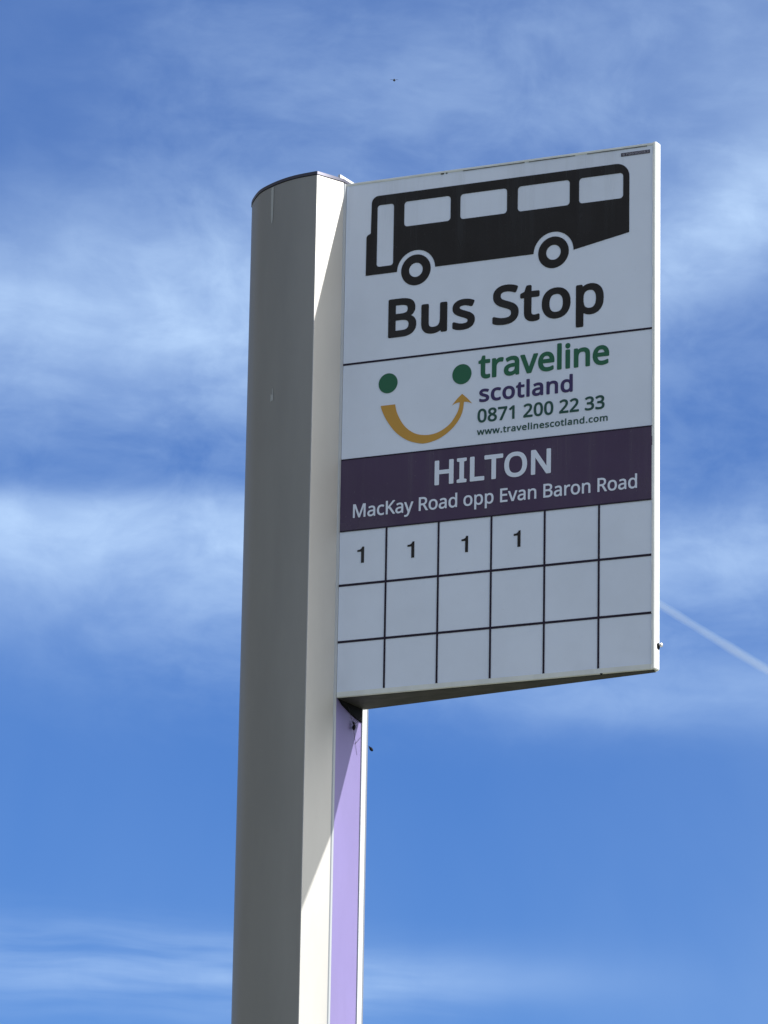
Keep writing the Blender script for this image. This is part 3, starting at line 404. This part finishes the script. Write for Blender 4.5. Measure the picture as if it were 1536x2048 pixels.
# ------------------------------------------------------------------ bus stop sign
W, H = 0.45, 0.71654
T0, T1 = 0.03611, 0.00696
A, B, BB = 0.04972, 0.01848, 0.0231
EX, EY = 0.142, T0 + A
ROOT = empty('bus_stop_sign', (0, 0, 0))
tag(ROOT, 'silver D-shaped post carrying a white bus stop flag with a lilac strip below it', 'bus stop sign')
ZT = Z0 + H + 0.0005

# post plan, from the front lip round the rounded side to the back lip
def smooth(pts, n=6):
    out = []
    for i in range(len(pts) - 1):
        p0 = Vector(pts[max(0, i - 1)]); p1 = Vector(pts[i]); p2 = Vector(pts[i + 1]); p3 = Vector(pts[min(len(pts) - 1, i + 2)])
        for k in range(n):
            t = k / n
            out.append(tuple(0.5 * ((2 * p1) + (p2 - p0) * t + (2 * p0 - 5 * p1 + 4 * p2 - p3) * t * t + (3 * p1 - p0 - 3 * p2 + p3) * t ** 3)))
    out.append(tuple(pts[-1]))
    return out


SIDE = [(-B - 0.0008, -EY), (-0.048, -0.0843), (-0.072, -0.0788), (-0.0975, -0.0684), (-0.1245, -0.0525), (-0.1480, -0.0290),
        (-0.1622, -0.0105), (-0.1660, 0.0)]
full_side = SIDE + [(x, -y) for x, y in SIDE[-2::-1]]
NSUB = 8
curve_pts = smooth(full_side, NSUB)
plan = [(-0.003, -T0 - 0.0005), (-0.0012, -T0 - 0.0058),
        (-B + 0.0008, -EY + 0.0015), (-B + 0.0002, -EY + 0.0004)] + curve_pts
plan[-1] = (-BB - 0.0008, EY)
plan += [(-BB + 0.0002, EY - 0.0004), (-0.0065, T0 + 0.0290), (-0.0030, T0 + 0.0160), (-0.0026, T0 + 0.0135), (-0.003, T0 + 0.0005)]
pm = MB()
pm.add(prism(plan, 0.0, ZT))


def patch(outline, lift=0.0004):
    """irregular mark lying on the curved side; outline in (position along the side, z)"""
    vs = []
    for a, z in outline:
        i = a * NSUB; k = int(i); f = i - k
        p = Vector(curve_pts[k]).lerp(Vector(curve_pts[k + 1]), f)
        t = (Vector(curve_pts[k + 1]) - Vector(curve_pts[k])).normalized()
        q = p + Vector((t.y, -t.x)) * (lift if (Vector((t.y, -t.x))).dot(p - Vector((-0.07, 0))) > 0 else -lift)
        vs.append((q.x, q.y, z))
    return vs, [tuple(range(len(vs)))]


post = pm.build('post', [M_POST], ROOT, sharp=22)

# cap: thin plate over the post, its rim a little proud
cap = MB()
def grow(poly, d):
    cx = -0.07; out = []
    n = len(poly)
    for i in range(n):
        p0 = Vector(poly[i - 1]); p1 = Vector(poly[(i + 1) % n])
        t = (p1 - p0).normalized(); nn = Vector((t.y, -t.x))
        c = Vector(poly[i])
        if nn.dot(c - Vector((cx, 0))) < 0: nn = -nn
        out.append(tuple(c + nn * d))
    return out
capplan = plan[1:-2]
cap.add(prism(grow(capplan, -0.0008), ZT, ZT + 0.0010))
cap.add(prism(grow(capplan, 0.0010), ZT + 0.0010, ZT + 0.0052))
cap.build('cap', M_CAP, post, sharp=25)

# lilac infill strip in the channel
inf = MB()
inf.add(prism([(-0.0012, -T0 + 0.0012), (-0.0012, T0 - 0.0004), (-0.004, T0 - 0.0004), (-0.004, -T0 + 0.0012)], 0.0, Z0 + H - 0.002))
infill = inf.build('infill_strip', M_LILAC, post)
tag(infill, 'lilac plastic strip set in the channel of the post')

# end of the mounting tongue that shows above the cap beside the flag, with a dark plate for the shade under it
br = MB()
br.add(prism([(-0.0160, -0.031), (-0.0150, -0.031), (-0.0150, 0.033), (-0.0160, 0.033)], ZT + 0.0050, ZT + 0.0128))
shade_plate = br.build('flange_shade_plate', M_DARK, post)  # dark colour stands in for the shade under the flange
MB().add(prism([(-0.0150, -0.033), (-0.0115, -0.033), (-0.0115, 0.033), (-0.0150, 0.033)], ZT + 0.0118, ZT + 0.0165)).build('flange', M_FRAME, post)

# white strips that clip the lilac infill in place along both edges of the channel
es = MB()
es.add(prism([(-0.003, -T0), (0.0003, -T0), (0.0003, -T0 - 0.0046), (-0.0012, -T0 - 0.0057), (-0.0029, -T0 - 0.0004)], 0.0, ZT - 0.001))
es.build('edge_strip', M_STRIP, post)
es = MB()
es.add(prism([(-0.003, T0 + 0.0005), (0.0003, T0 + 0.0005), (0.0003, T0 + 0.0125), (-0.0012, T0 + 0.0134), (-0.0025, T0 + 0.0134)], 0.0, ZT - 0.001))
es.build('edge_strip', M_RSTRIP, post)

# grimy gusset under the flag, on the strip
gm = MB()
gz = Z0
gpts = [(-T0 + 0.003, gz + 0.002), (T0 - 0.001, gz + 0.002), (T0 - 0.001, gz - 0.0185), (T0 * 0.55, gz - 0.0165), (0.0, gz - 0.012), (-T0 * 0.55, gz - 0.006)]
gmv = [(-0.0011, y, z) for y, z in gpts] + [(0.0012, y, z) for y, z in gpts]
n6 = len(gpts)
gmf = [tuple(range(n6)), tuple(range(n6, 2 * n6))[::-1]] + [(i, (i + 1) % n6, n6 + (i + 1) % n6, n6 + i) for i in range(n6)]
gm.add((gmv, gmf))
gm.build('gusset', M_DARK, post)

# pale run and chip on the rounded side
def mark(a0, zs):
    L = [(a0 - w, z) for z, w in zs]; Rr = [(a0 + w, z) for z, w in zs][::-1]
    return patch(L + Rr)
run_ = MB().add(mark(2.95, [(ZT - 0.001, .10), (ZT - 0.02, .10), (ZT - 0.040, .09), (ZT - 0.048, .07), (ZT - 0.0525, .03)])).build('pale_mark', M_MARK, post)
tag(run_, 'pale run below the cap on the rounded side')
chip = MB().add(patch([(2.585, ZT - 0.2900), (2.52, ZT - 0.2895), (2.49, ZT - 0.3065), (2.72, ZT - 0.3075), (2.71, ZT - 0.2970), (2.585, ZT - 0.2985)])).build('pale_mark', M_MARK, post)
tag(chip, 'small pale chip on the rounded side')

# ---- flag: a wedge, thick at the post and thin at the free edge
E_F = Vector((W, T0 - T1, 0)).normalized()      # along the front face, left to right
N_F = Vector((T0 - T1, -W, 0)).normalized()     # out of the front face
WF = math.hypot(W, T0 - T1)
P_F = Vector((0.0006, -T0, Z0))


def fp(u, v, d=0.0):
    """point on the front face: u along, v up, d proud"""
    return P_F + E_F * u + Vector((0, 0, v)) + N_F * d


def slab(u0, u1, v0, v1, d0, d1):
    vs = [fp(u, v, d) for d in (d0, d1) for u, v in ((u0, v0), (u1, v0), (u1, v1), (u0, v1))]
    fs = [(0, 1, 2, 3), (4, 5, 6, 7), (0, 1, 5, 4), (1, 2, 6, 5), (2, 3, 7, 6), (3, 0, 4, 7)]
    return vs, fs


def mirror(vf): return [Vector((v.x, -v.y, v.z)) for v in vf[0]], vf[1]


TB, TT, TE = 0.0072, 0.0034, 0.0042          # widths of the bottom, top and end trims on the face
# free-edge profile, rounded
ed = MB()
r = 0.0036
xe = W - 0.0052
pe = [(xe, -T1 - 0.0010)]
for k in range(0, 7):
    t = -math.pi / 2 + k / 6 * math.pi / 2
    pe.append((W + 0.0006 - r + r * math.cos(t), -(T1 + 0.0008 - r) + r * math.sin(t)))
for k in range(0, 7):
    t = k / 6 * math.pi / 2
    pe.append((W + 0.0006 - r + r * math.cos(t), (T1 + 0.0008 - r) + r * math.sin(t)))
pe.append((xe, T1 + 0.0010))
ed.add(prism(pe, Z0 + 0.0006, Z0 + H + 0.0012))
frame = ed.build('flag_frame', M_FRAME, ROOT, bevel=0.0009, sharp=35)
for side in (lambda q: q, mirror):
    for v0, v1, dd in ((0.0, TB, 0.0010), (H - TT, H, 0.0008)):
        MB().add(side(slab(0.0, WF - TE, v0, v1, -0.0035, dd))).build('rail', M_FRAME, frame, bevel=0.0005, sharp=35)
# recessed soffit and top plates between the two faces
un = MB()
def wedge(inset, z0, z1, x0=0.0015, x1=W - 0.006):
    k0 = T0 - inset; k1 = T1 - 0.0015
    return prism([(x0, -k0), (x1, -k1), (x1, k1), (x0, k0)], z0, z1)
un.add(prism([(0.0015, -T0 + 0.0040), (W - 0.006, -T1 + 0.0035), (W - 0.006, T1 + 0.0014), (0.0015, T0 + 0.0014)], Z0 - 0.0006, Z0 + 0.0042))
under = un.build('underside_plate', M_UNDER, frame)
tag(under, 'grimy dark plate closing the underside of the flag')
tp = MB(); tp.add(wedge(0.0036, Z0 + H - 0.0030, Z0 + H - 0.0012)); tp.build('top_plate', M_FRAME, frame)
# screw in the free edge
sw = MB()
ns = 14
zs = Z0 + 0.0335
sv = []
for xx, rr in ((W + 0.0005, 0.0020), (W + 0.0032, 0.0020), (W + 0.0038, 0.0030), (W + 0.0054, 0.0028), (W + 0.0062, 0.0018)):
    sv += [(xx, 0.0028 + rr * math.cos(2 * math.pi * i / ns), zs + rr * math.sin(2 * math.pi * i / ns)) for i in range(ns)]
sf = []
for q in range(4):
    sf += [(q * ns + i, q * ns + (i + 1) % ns, (q + 1) * ns + (i + 1) % ns, (q + 1) * ns + i) for i in range(ns)]
sf += [tuple(range(4 * ns, 5 * ns)), tuple(range(ns))[::-1]]
sw.add((sv, sf))
screw = sw.build('screw', M_SCREW, frame, sharp=40)
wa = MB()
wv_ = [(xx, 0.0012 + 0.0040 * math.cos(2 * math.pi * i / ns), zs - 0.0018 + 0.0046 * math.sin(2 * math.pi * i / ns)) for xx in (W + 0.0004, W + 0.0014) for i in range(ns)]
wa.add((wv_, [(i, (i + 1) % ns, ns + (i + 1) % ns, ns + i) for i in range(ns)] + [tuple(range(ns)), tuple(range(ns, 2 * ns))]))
wa.build('screw_shadow', M_DARK, frame, sharp=40)  # dark disc set off-centre, standing in for the screw's cast shadow
# grime on the top and bottom trims
for u, w, hh in ((0.1395, 0.0050, 0.0014), (0.1470, 0.0026, 0.0012)):
    MB().add(slab(u, u + w, H - TT - hh, H - TT + 0.0004, 0.0001, 0.0011)).build('grime', M_DARK, frame, bevel=0.0005)
for u0, u1 in ((0.172, 0.262), (0.268, 0.335), (0.352, 0.438)):
    MB().add(slab(u0, u1, H - TT - 0.0007, H - TT + 0.0006, 0.0001, 0.0009)).build('grime', M_GREY, frame, bevel=0.0003)
MB().add(slab(0.3745, 0.3785, -0.0010, 0.0006, 0.0002, 0.0013)).build('grime', M_DARK, frame, bevel=0.0005)
# reflection in the free-edge trim gap, painted as pale slivers, broken in places
for v0, v1 in ((0.008, 0.040), (0.052, 0.066), (0.074, 0.118), (0.131, 0.205), (0.222, 0.300), (0.312, 0.395), (0.41, 0.53), (0.545, 0.62), (0.635, 0.70)):
    MB().add(slab(WF - TE - 0.0014, WF - TE - 0.0002, v0, v1, 0.0, 0.0008)).build('gap_glint', M_GLINT, frame, bevel=0.0003)

# faces
fpn = MB(); fpn.add(slab(0.0, WF - TE + 0.0006, TB - 0.0006, H - TT + 0.0006, -0.0022, 0.0))
panel = fpn.build('front_panel', M_PANEL, ROOT)
bpn = MB(); bpn.add(mirror(slab(0.0, WF - TE + 0.0006, TB - 0.0006, H - TT + 0.0006, -0.0022, 0.0)))
bpn.build('back_panel', M_PANEL, ROOT)

# ---- flat vinyl shapes on the front panel
FACE = Matrix(((E_F.x, 0, N_F.x, P_F.x), (E_F.y, 0, N_F.y, P_F.y), (0, 1, 0, P_F.z), (0, 0, 0, 1)))


def curve_mesh(build, offset=0.0, res=8, extrude=0.00012):
    c = bpy.data.curves.new('c', 'CURVE')
    c.dimensions = '2D'
    c.fill_mode = 'BOTH'
    c.resolution_u = res
    c.offset = offset * 1000
    build(c)
    for s in c.splines:
        for p in s.points: p.co = (p.co.x * 1000, p.co.y * 1000, 0, 1)
        for p in s.bezier_points:
            l, q, r_ = p.handle_left * 1000, p.co * 1000, p.handle_right * 1000
            p.handle_left, p.co, p.handle_right = l, q, r_
    o = bpy.data.objects.new('c', c)
    COL.objects.link(o)
    dg = bpy.context.evaluated_depsgraph_get()
    dg.update()
    me = bpy.data.meshes.new_from_object(o.evaluated_get(dg))
    bpy.data.objects.remove(o)
    bpy.data.curves.remove(c)
    me.materials.clear()
    if extrude:
        bm = bmesh.new(); bm.from_mesh(me)
        bmesh.ops.remove_doubles(bm, verts=bm.verts, dist=1e-6)
        bmesh.ops.recalc_face_normals(bm, faces=bm.faces)
        bmesh.ops.solidify(bm, geom=bm.faces[:], thickness=0.0)
        bm.to_mesh(me); bm.free()
    return me


def poly_spline(c, pts):
    s = c.splines.new('POLY')
    s.points.add(len(pts) - 1)
    for p, q in zip(s.points, pts): p.co = (q[0], q[1], 0, 1)
    s.use_cyclic_u = True


def flat(name, build, m, parent, lift=0.0003, offset=0.0, label=None):
    me = curve_mesh(build, offset, extrude=0)
    me.transform(FACE @ Matrix.Translation((0, 0, lift)) @ Matrix.Diagonal((0.001, 0.001, 1, 1)))
    bm = bmesh.new(); bm.from_mesh(me)
    bmesh.ops.recalc_face_normals(bm, faces=bm.faces)
    for f in bm.faces:
        if f.normal.dot(N_F) < 0: f.normal_flip()
    # a real film thickness
    ret = bmesh.ops.extrude_face_region(bm, geom=bm.faces[:])
    vs = [e for e in ret['geom'] if isinstance(e, bmesh.types.BMVert)]
    bmesh.ops.translate(bm, verts=vs, vec=N_F * 0.00015)
    bmesh.ops.recalc_face_normals(bm, faces=bm.faces)
    bm.to_mesh(me); bm.free()
    o = link(name, me, m, parent)
    if label: o['label'] = label
    return o


def rects(name, rs, m, lift, label=None):
    def b(c):
        for u0, v0, u1, v1 in rs: poly_spline(c, [(u0, v0), (u1, v0), (u1, v1), (u0, v1)])
    return flat(name, b, m, panel, lift, label=label)


def lettering(text, u0, u1, v, ref, hgt, face, m, label, lift=0.0003, share=0.6, name='lettering'):
    """set a line between u0 and u1 with glyph `ref` hgt tall"""
    G = GLYPHS[face]
    ys = [y for sp in G[ref][1] for y in sp[1::2]]
    ky = hgt / (max(ys) - min(0, min(ys)))
    v += -min(0, min(ys)) * ky
    xs0 = min(x for sp in G[text[0]][1] for x in sp[0::2])
    xs1 = sum(G[ch][0] for ch in text[:-1]) + max(x for sp in G[text[-1]][1] for x in sp[0::2])
    ratio = (u1 - u0) / ((xs1 - xs0) * ky)
    kx = ky * (1 + (ratio - 1) * share)
    track = ((u1 - u0) - (xs1 - xs0) * kx) / max(1, len(text) - 1)

    def b(c):
        x = -xs0 * kx + u0
        for ch in text:
            for sp in G[ch][1]:
                poly_spline(c, [(x + p * kx, v + q * ky) for p, q in zip(sp[0::2], sp[1::2])])
            x += G[ch][0] * kx + track
    return flat(name, b, m, panel, lift, label=label)


def arc(cx, cy, rr, a0, a1, n=24):
    return [(cx + rr * math.cos(R(a0 + (a1 - a0) * i / n)), cy + rr * math.sin(R(a0 + (a1 - a0) * i / n))) for i in range(n + 1)]


def rrect(u0, v0, u1, v1, rr, n=5):
    return (arc(u1 - rr, v1 - rr, rr, 0, 90, n) + arc(u0 + rr, v1 - rr, rr, 90, 180, n)
            + arc(u0 + rr, v0 + rr, rr, 180, 270, n) + arc(u1 - rr, v0 + rr, rr, 270, 360, n))


# bus symbol
def bus(c):
    o = [(0.0308, 0.5816), (0.0310, 0.6345)]
    o += arc(0.0360, 0.6350, 0.0050, 180, 100, 5)
    o += [(0.0373, 0.6412), (0.0380, 0.6835)]
    o += arc(0.0480, 0.6835, 0.0100, 178, 90, 8)
    o += arc(0.3935, 0.6742, 0.0192, 90, 0, 12)
    o += [(0.4127, 0.5960), (0.3336, 0.5812)]
    o += arc(0.3048, 0.5812, 0.0287, 2, 178, 30)
    o += arc(0.1052, 0.5812, 0.0280, 2, 178, 30)
    o += [(0.0773, 0.5816)]
    poly_spline(c, o)
    poly_spline(c, rrect(0.0468, 0.5922, 0.0711, 0.6798, 0.0042))
    for a, b2 in ((0.0866, 0.1547), (0.1690, 0.2370), (0.2526, 0.3275), (0.3410, 0.4039)):
        poly_spline(c, rrect(a, 0.6446, b2, 0.6800, 0.0048))
    for cx, r1, r2 in ((0.3048, 0.0220, 0.0104), (0.1050, 0.0217, 0.0100)):
        poly_spline(c, arc(cx, 0.5812, r1, 0, 354, 59))
        poly_spline(c, arc(cx, 0.5812, r2, 0, 350, 35))
flat('bus_symbol', bus, M_BLACK, panel, label='black side view of a single-deck bus with five windows')

lettering('Bus Stop', 0.0655, 0.377, 0.4893, 'B', 0.0543, 'bold', M_BLACK, 'large black lettering under the bus symbol')
rects('divider_line', [(0.0, 0.4594 - 0.0014, WF - TE - 0.0003, 0.4594 + 0.0014)], M_LINE, 0.0003)
lettering('traveline', 0.1982, 0.3851, 0.4173, 'l', 0.0363, 'bold', M_GREEN, 'large green lettering to the right of the smile')
lettering('scotland', 0.2000, 0.3338, 0.3846, 'd', 0.0248, 'bold', M_INDIGO, 'indigo lettering below the green word')
lettering('0871 200 22 33', 0.1978, 0.3790, 0.3567, '1', 0.0187, 'semi', M_DGREEN, 'dark green telephone number')
lettering('www.travelinescotland.com', 0.1973, 0.3834, 0.3395, 'd', 0.0096, 'semi', M_DGREEN, 'small dark green web address')

# smile: two dots and an arrow that thins towards its head
def dot(cx, cy):
    flat('logo_dot', lambda c: poly_spline(c, arc(cx, cy, 0.0139, 0, 354, 59)), M_GREEN, panel, label='green dot of the smile')
dot(0.0669, 0.4262); dot(0.1745, 0.4268)


INNER = [(0.0777, 0.3956), (0.0812, 0.3822), (0.0914, 0.3646), (0.1065, 0.3524), (0.1238, 0.3480), (0.1409, 0.3499),
         (0.1568, 0.3587), (0.1664, 0.3706), (0.1705, 0.3795), (0.1721, 0.3880)]
OUTER = [(0.1780, 0.3880), (0.1761, 0.3754), (0.1696, 0.3620), (0.1569, 0.3494), (0.1411, 0.3405), (0.1239, 0.3368),
         (0.1116, 0.3382), (0.0955, 0.3442), (0.0792, 0.3566), (0.0665, 0.3732), (0.0588, 0.3882), (0.0566, 0.3956)]
HEADP = smooth([(0.1721, 0.3881), (0.1661, 0.3874), (0.1609, 0.3849)], 4) + smooth([(0.1609, 0.3849), (0.1673, 0.3925), (0.1752, 0.3994)], 4) \
    + smooth([(0.1752, 0.3994), (0.1832, 0.3921), (0.1898, 0.3846)], 4) + smooth([(0.1898, 0.3846), (0.1839, 0.3873), (0.1780, 0.3881)], 4)
def clean(pts):
    out = []
    for p in pts:
        if not out or (Vector(p) - Vector(out[-1])).length > 2e-4: out.append(p)
    return out
flat('smile_arrow', lambda c: poly_spline(c, clean(smooth(INNER) + HEADP + smooth(OUTER))), M_AMBER, panel, label='amber curved arrow forming the smile')

# stop name band
rects('name_band', [(0.0, 0.2268, WF - TE - 0.0003, 0.3259)], M_PURPLE, 0.0003, 'plum band carrying the stop name')
rects('band_edge', [(0.0, 0.2258, WF - TE - 0.0003, 0.2277), (0.0, 0.3250, WF - TE - 0.0003, 0.3268)], M_LINE, 0.0006)
lettering('HILTON', 0.1371, 0.3037, 0.2768, 'H', 0.0338, 'semi', M_WHITEV, 'large white capitals on the plum band', lift=0.0007)
lettering('MacKay Road opp Evan Baron Road', 0.0189, 0.4252, 0.2439, 'M', 0.0187, 'medium', M_WHITEV, 'small white lettering along the foot of the plum band', lift=0.0007)
# route grid
hl = [(0.0, v - 0.0016, WF - TE - 0.0003, v + 0.0016) for v in (0.1523, 0.0750)]
flat('route_grid', lambda c: [poly_spline(c, [(a, b), (c2, b), (c2, d), (a, d)]) for a, b, c2, d in hl], M_LINE, panel, 0.0003, label='dark grid of empty and filled route boxes')
GV = [0.1518 * WF, 0.3194 * WF, 0.4874 * WF, 0.6555 * WF, 0.8251 * WF]
rects('grid_line', [(u - 0.0014, TB, u + 0.0014, 0.2262) for u in GV], M_LINE, 0.0006)
for a, b in ((0.0262, 0.0362), (0.0992, 0.1092), (0.1770, 0.1866), (0.2516, 0.2614)):
    ONE = [(0.56, 0), (1, 0), (1, 1), (0.70, 1), (0.63, 0.92), (0.50, 0.86), (0.28, 0.825), (0, 0.815), (0, 0.70), (0.56, 0.70)]
    flat('route_number', lambda c: poly_spline(c, [(a + (b - a) * p, 0.1810 + 0.0221 * q) for p, q in ONE]), M_BLACK, panel)
# inventory label
rects('inventory_label', [(0.4006, 0.7026, 0.4418, 0.7076)], M_TAG, 0.0003, 'tiny dark inventory label in the top corner')
lettering('670690083', 0.4030, 0.4398, 0.7034, '6', 0.0034, 'medium', M_TAGTXT, 'tiny faded digits on the inventory label', lift=0.0006)


# ------------------------------------------------------------------ small creatures
def pixel_ray(x, y):
    return (FWD + RGT * ((x - 768) / 9990.97) - UPV * ((y - 1024) / 9990.97)).normalized()


def ellipsoid(c, axes, nu=12, nv=8):
    c = Vector(c); ax = [Vector(a) for a in axes]
    v = []; f = []
    for j in range(1, nv):
        t = math.pi * j / nv
        for i in range(nu):
            p = 2 * math.pi * i / nu
            v.append(c + ax[0] * (math.sin(t) * math.cos(p)) + ax[1] * (math.sin(t) * math.sin(p)) + ax[2] * math.cos(t))
    v.append(c + ax[2]); v.append(c - ax[2])
    top = len(v) - 2; bot = len(v) - 1
    for j in range(nv - 2):
        for i in range(nu):
            f.append((j * nu + i, j * nu + (i + 1) % nu, (j + 1) * nu + (i + 1) % nu, (j + 1) * nu + i))
    for i in range(nu):
        f.append((top, (i + 1) % nu, i)); f.append((bot, (nv - 2) * nu + i, (nv - 2) * nu + (i + 1) % nu))
    return v, f


def rod(a, b, r0, r1=None, n=6):
    a = Vector(a); b = Vector(b); r1 = r0 if r1 is None else r1
    d = (b - a).normalized(); p = d.orthogonal().normalized(); q = d.cross(p)
    v = [a + (p * math.cos(2 * math.pi * i / n) + q * math.sin(2 * math.pi * i / n)) * r0 for i in range(n)]
    v += [b + (p * math.cos(2 * math.pi * i / n) + q * math.sin(2 * math.pi * i / n)) * r1 for i in range(n)]
    f = [(i, (i + 1) % n, n + (i + 1) % n, n + i) for i in range(n)] + [tuple(range(n))[::-1], tuple(range(n, 2 * n))]
    return v, f


# spider sitting on the shaded lilac strip just below the flag, with a few dusty strands
sp = MB()
sy, sz = 0.0095, Z0 - 0.0305
sp.add(ellipsoid((0.0025, sy, sz), ((0.0022, 0, 0), (0, 0.0030, 0), (0, 0.0008, 0.0042))))
sp.add(ellipsoid((0.0022, sy - 0.0006, sz + 0.0055), ((0.0014, 0, 0), (0, 0.0016, 0), (0, 0, 0.0019))))
for k in range(4):
    for s in (-1, 1):
        zz = sz + 0.0045 + (k - 1.5) * 0.0011
        kn = Vector((0.0042, sy + s * 0.0042, zz + (k - 1.2) * 0.0022))
        sp.add(rod((0.0025, sy + s * 0.001, zz), kn, 0.00022, 0.00016, 5))
        sp.add(rod(kn, (-0.001, sy + s * 0.0068, zz + (k - 1.5) * 0.0040), 0.00016, 0.00008, 5))
spider = sp.build('spider', M_BUG, None, sharp=60)
tag(spider, 'small dark spider on the shaded top of the lilac strip', 'spider')
wb = MB()
for a, b in (((0.0016, sy + 0.001, sz - 0.004), (-0.001, sy + 0.016, sz - 0.034)), ((0.002, sy - 0.002, sz + 0.004), (0.002, -0.006, Z0 - 0.006)),
             ((0.002, sy + 0.002, sz + 0.004), (0.003, T0 - 0.006, Z0 - 0.012)), ((0.0005, sy + 0.009, sz - 0.020), (0.0, T0 - 0.002, sz - 0.008))):
    wb.add(rod(a, b, 0.0003, 0.0002, 5))
web = wb.build('web_strand', M_WEB)
tag(web, 'few dusty web strands around the spider below the flag', 'cobweb')

# bug in front of the sky just beyond the back edge of the post
d = pixel_ray(742.5, 1498.5)
tdist = (0.10 - CAM.y) / d.y
bc = CAM + d * tdist
ax1 = (RGT * 0.62 - UPV * 0.78).normalized(); ax2 = ax1.cross(FWD).normalized()
bg_ = MB()
bg_.add(ellipsoid(bc, (ax1 * 0.0034, ax2 * 0.0021, FWD * 0.0021)))
bg_.add(ellipsoid(bc - ax1 * 0.0038, (ax1 * 0.0012, ax2 * 0.0010, FWD * 0.0008)))
for s in (-1, 1):
    for k in (-1, 0, 1):
        st = bc + ax1 * (0.001 * k)
        bg_.add(rod(st, st + ax2 * (s * 0.0022) - ax1 * (0.0012 - 0.001 * k) - FWD * 0.0008, 0.00018, 0.0001, 5))
bg_.add(rod(bc - ax1 * 0.0036, bc - ax1 * 0.0075 - RGT * 0.0006, 0.00022, 0.00012, 5))
bug = bg_.build('insect', M_BUG, None, sharp=60)
tag(bug, 'tiny dark insect against blue sky just right of the post edge below the flag', 'insect')

# bird, far off
d = pixel_ray(788.5, 160.5)
pc = CAM + d * 240.0
bd = MB()
bd.add(ellipsoid(pc, (RGT * 0.055, UPV * 0.060, FWD * 0.13)))
bd.add(ellipsoid(pc - FWD * 0.13 + UPV * 0.02, (RGT * 0.04, UPV * 0.04, FWD * 0.05)))
body = bd.build('bird', M_BIRD, None, sharp=60)
tag(body, 'tiny dark bird flying high in the blue sky above the flag', 'bird')
for s in (-1, 1):
    w0 = pc + RGT * (s * 0.04); w1 = pc + RGT * (s * 0.12) + UPV * 0.035; w2 = pc + RGT * (s * 0.21) + UPV * 0.015
    vs = []
    for c, ch, th in ((w0, 0.075, 0.012), (w1, 0.06, 0.008), (w2, 0.012, 0.003)):
        for df, du in ((-1, 0), (0, 1), (1, 0), (0, -1)):
            vs.append(c + FWD * (df * ch) + UPV * (du * th))
    fs = []
    for q in range(2):
        fs += [(q * 4 + i, q * 4 + (i + 1) % 4, q * 4 + 4 + (i + 1) % 4, q * 4 + 4 + i) for i in range(4)]
    fs += [(0, 1, 2, 3), (8, 9, 10, 11)]
    wv = MB(); wv.add((vs, fs)); wv.build('wing', M_BIRD, body)

# ------------------------------------------------------------------ contrail: a long tube of thin ice cloud, kilometres away
vm = bpy.data.materials.new('contrail_ice')
vm.use_nodes = True
vt = vm.node_tree
vt.nodes.clear()
vs_ = vt.nodes.new('ShaderNodeVolumeScatter')
vs_.inputs['Color'].default_value = (0.68, 0.86, 1.0, 1)
vs_.inputs['Density'].default_value = 0.0056
vs_.inputs['Anisotropy'].default_value = 0.0
vo = vt.nodes.new('ShaderNodeOutputMaterial')
vt.links.new(vs_.outputs[0], vo.inputs['Volume'])
DC = 20000.0
c0 = CAM + pixel_ray(1215, 1147) * (DC + 300); c1 = CAM + pixel_ray(1660, 1414.5) * DC
ncs, nr = 60, 20
dv = (c1 - c0); dn = dv.normalized(); pp = dn.orthogonal().normalized(); qq = dn.cross(pp)
random.seed(7)
ph = [random.uniform(0, 6.28) for _ in range(4)]


def tube(r0, wob):
    cv = []; cf = []
    for i in range(ncs + 1):
        s = i / ncs
        rr = r0 * (1 + wob * (math.sin(9 * s + ph[0]) + 0.7 * math.sin(23 * s + ph[1]) + 0.5 * math.sin(51 * s + ph[2])))
        rr *= min(1.0, 0.15 + 6 * s, 0.15 + 6 * (1 - s))
        c = c0 + dv * s + qq * (3.0 * math.sin(7 * s + ph[3]))
        cv += [c + (pp * math.cos(2 * math.pi * k / nr) + qq * math.sin(2 * math.pi * k / nr)) * rr for k in range(nr)]
    for i in range(ncs):
        cf += [(i * nr + k, i * nr + (k + 1) % nr, (i + 1) * nr + (k + 1) % nr, (i + 1) * nr + k) for k in range(nr)]
    cf += [tuple(range(nr))[::-1], tuple(range(ncs * nr, ncs * nr + nr))]
    return cv, cf


trail = MB().add(tube(20.0, 0.07)).build('contrail', vm, None)
tag(trail, 'thin white vapour trail slanting down the sky right of the flag', 'contrail')
MB().add(tube(12.0, 0.12)).build('trail_core', vm, trail)
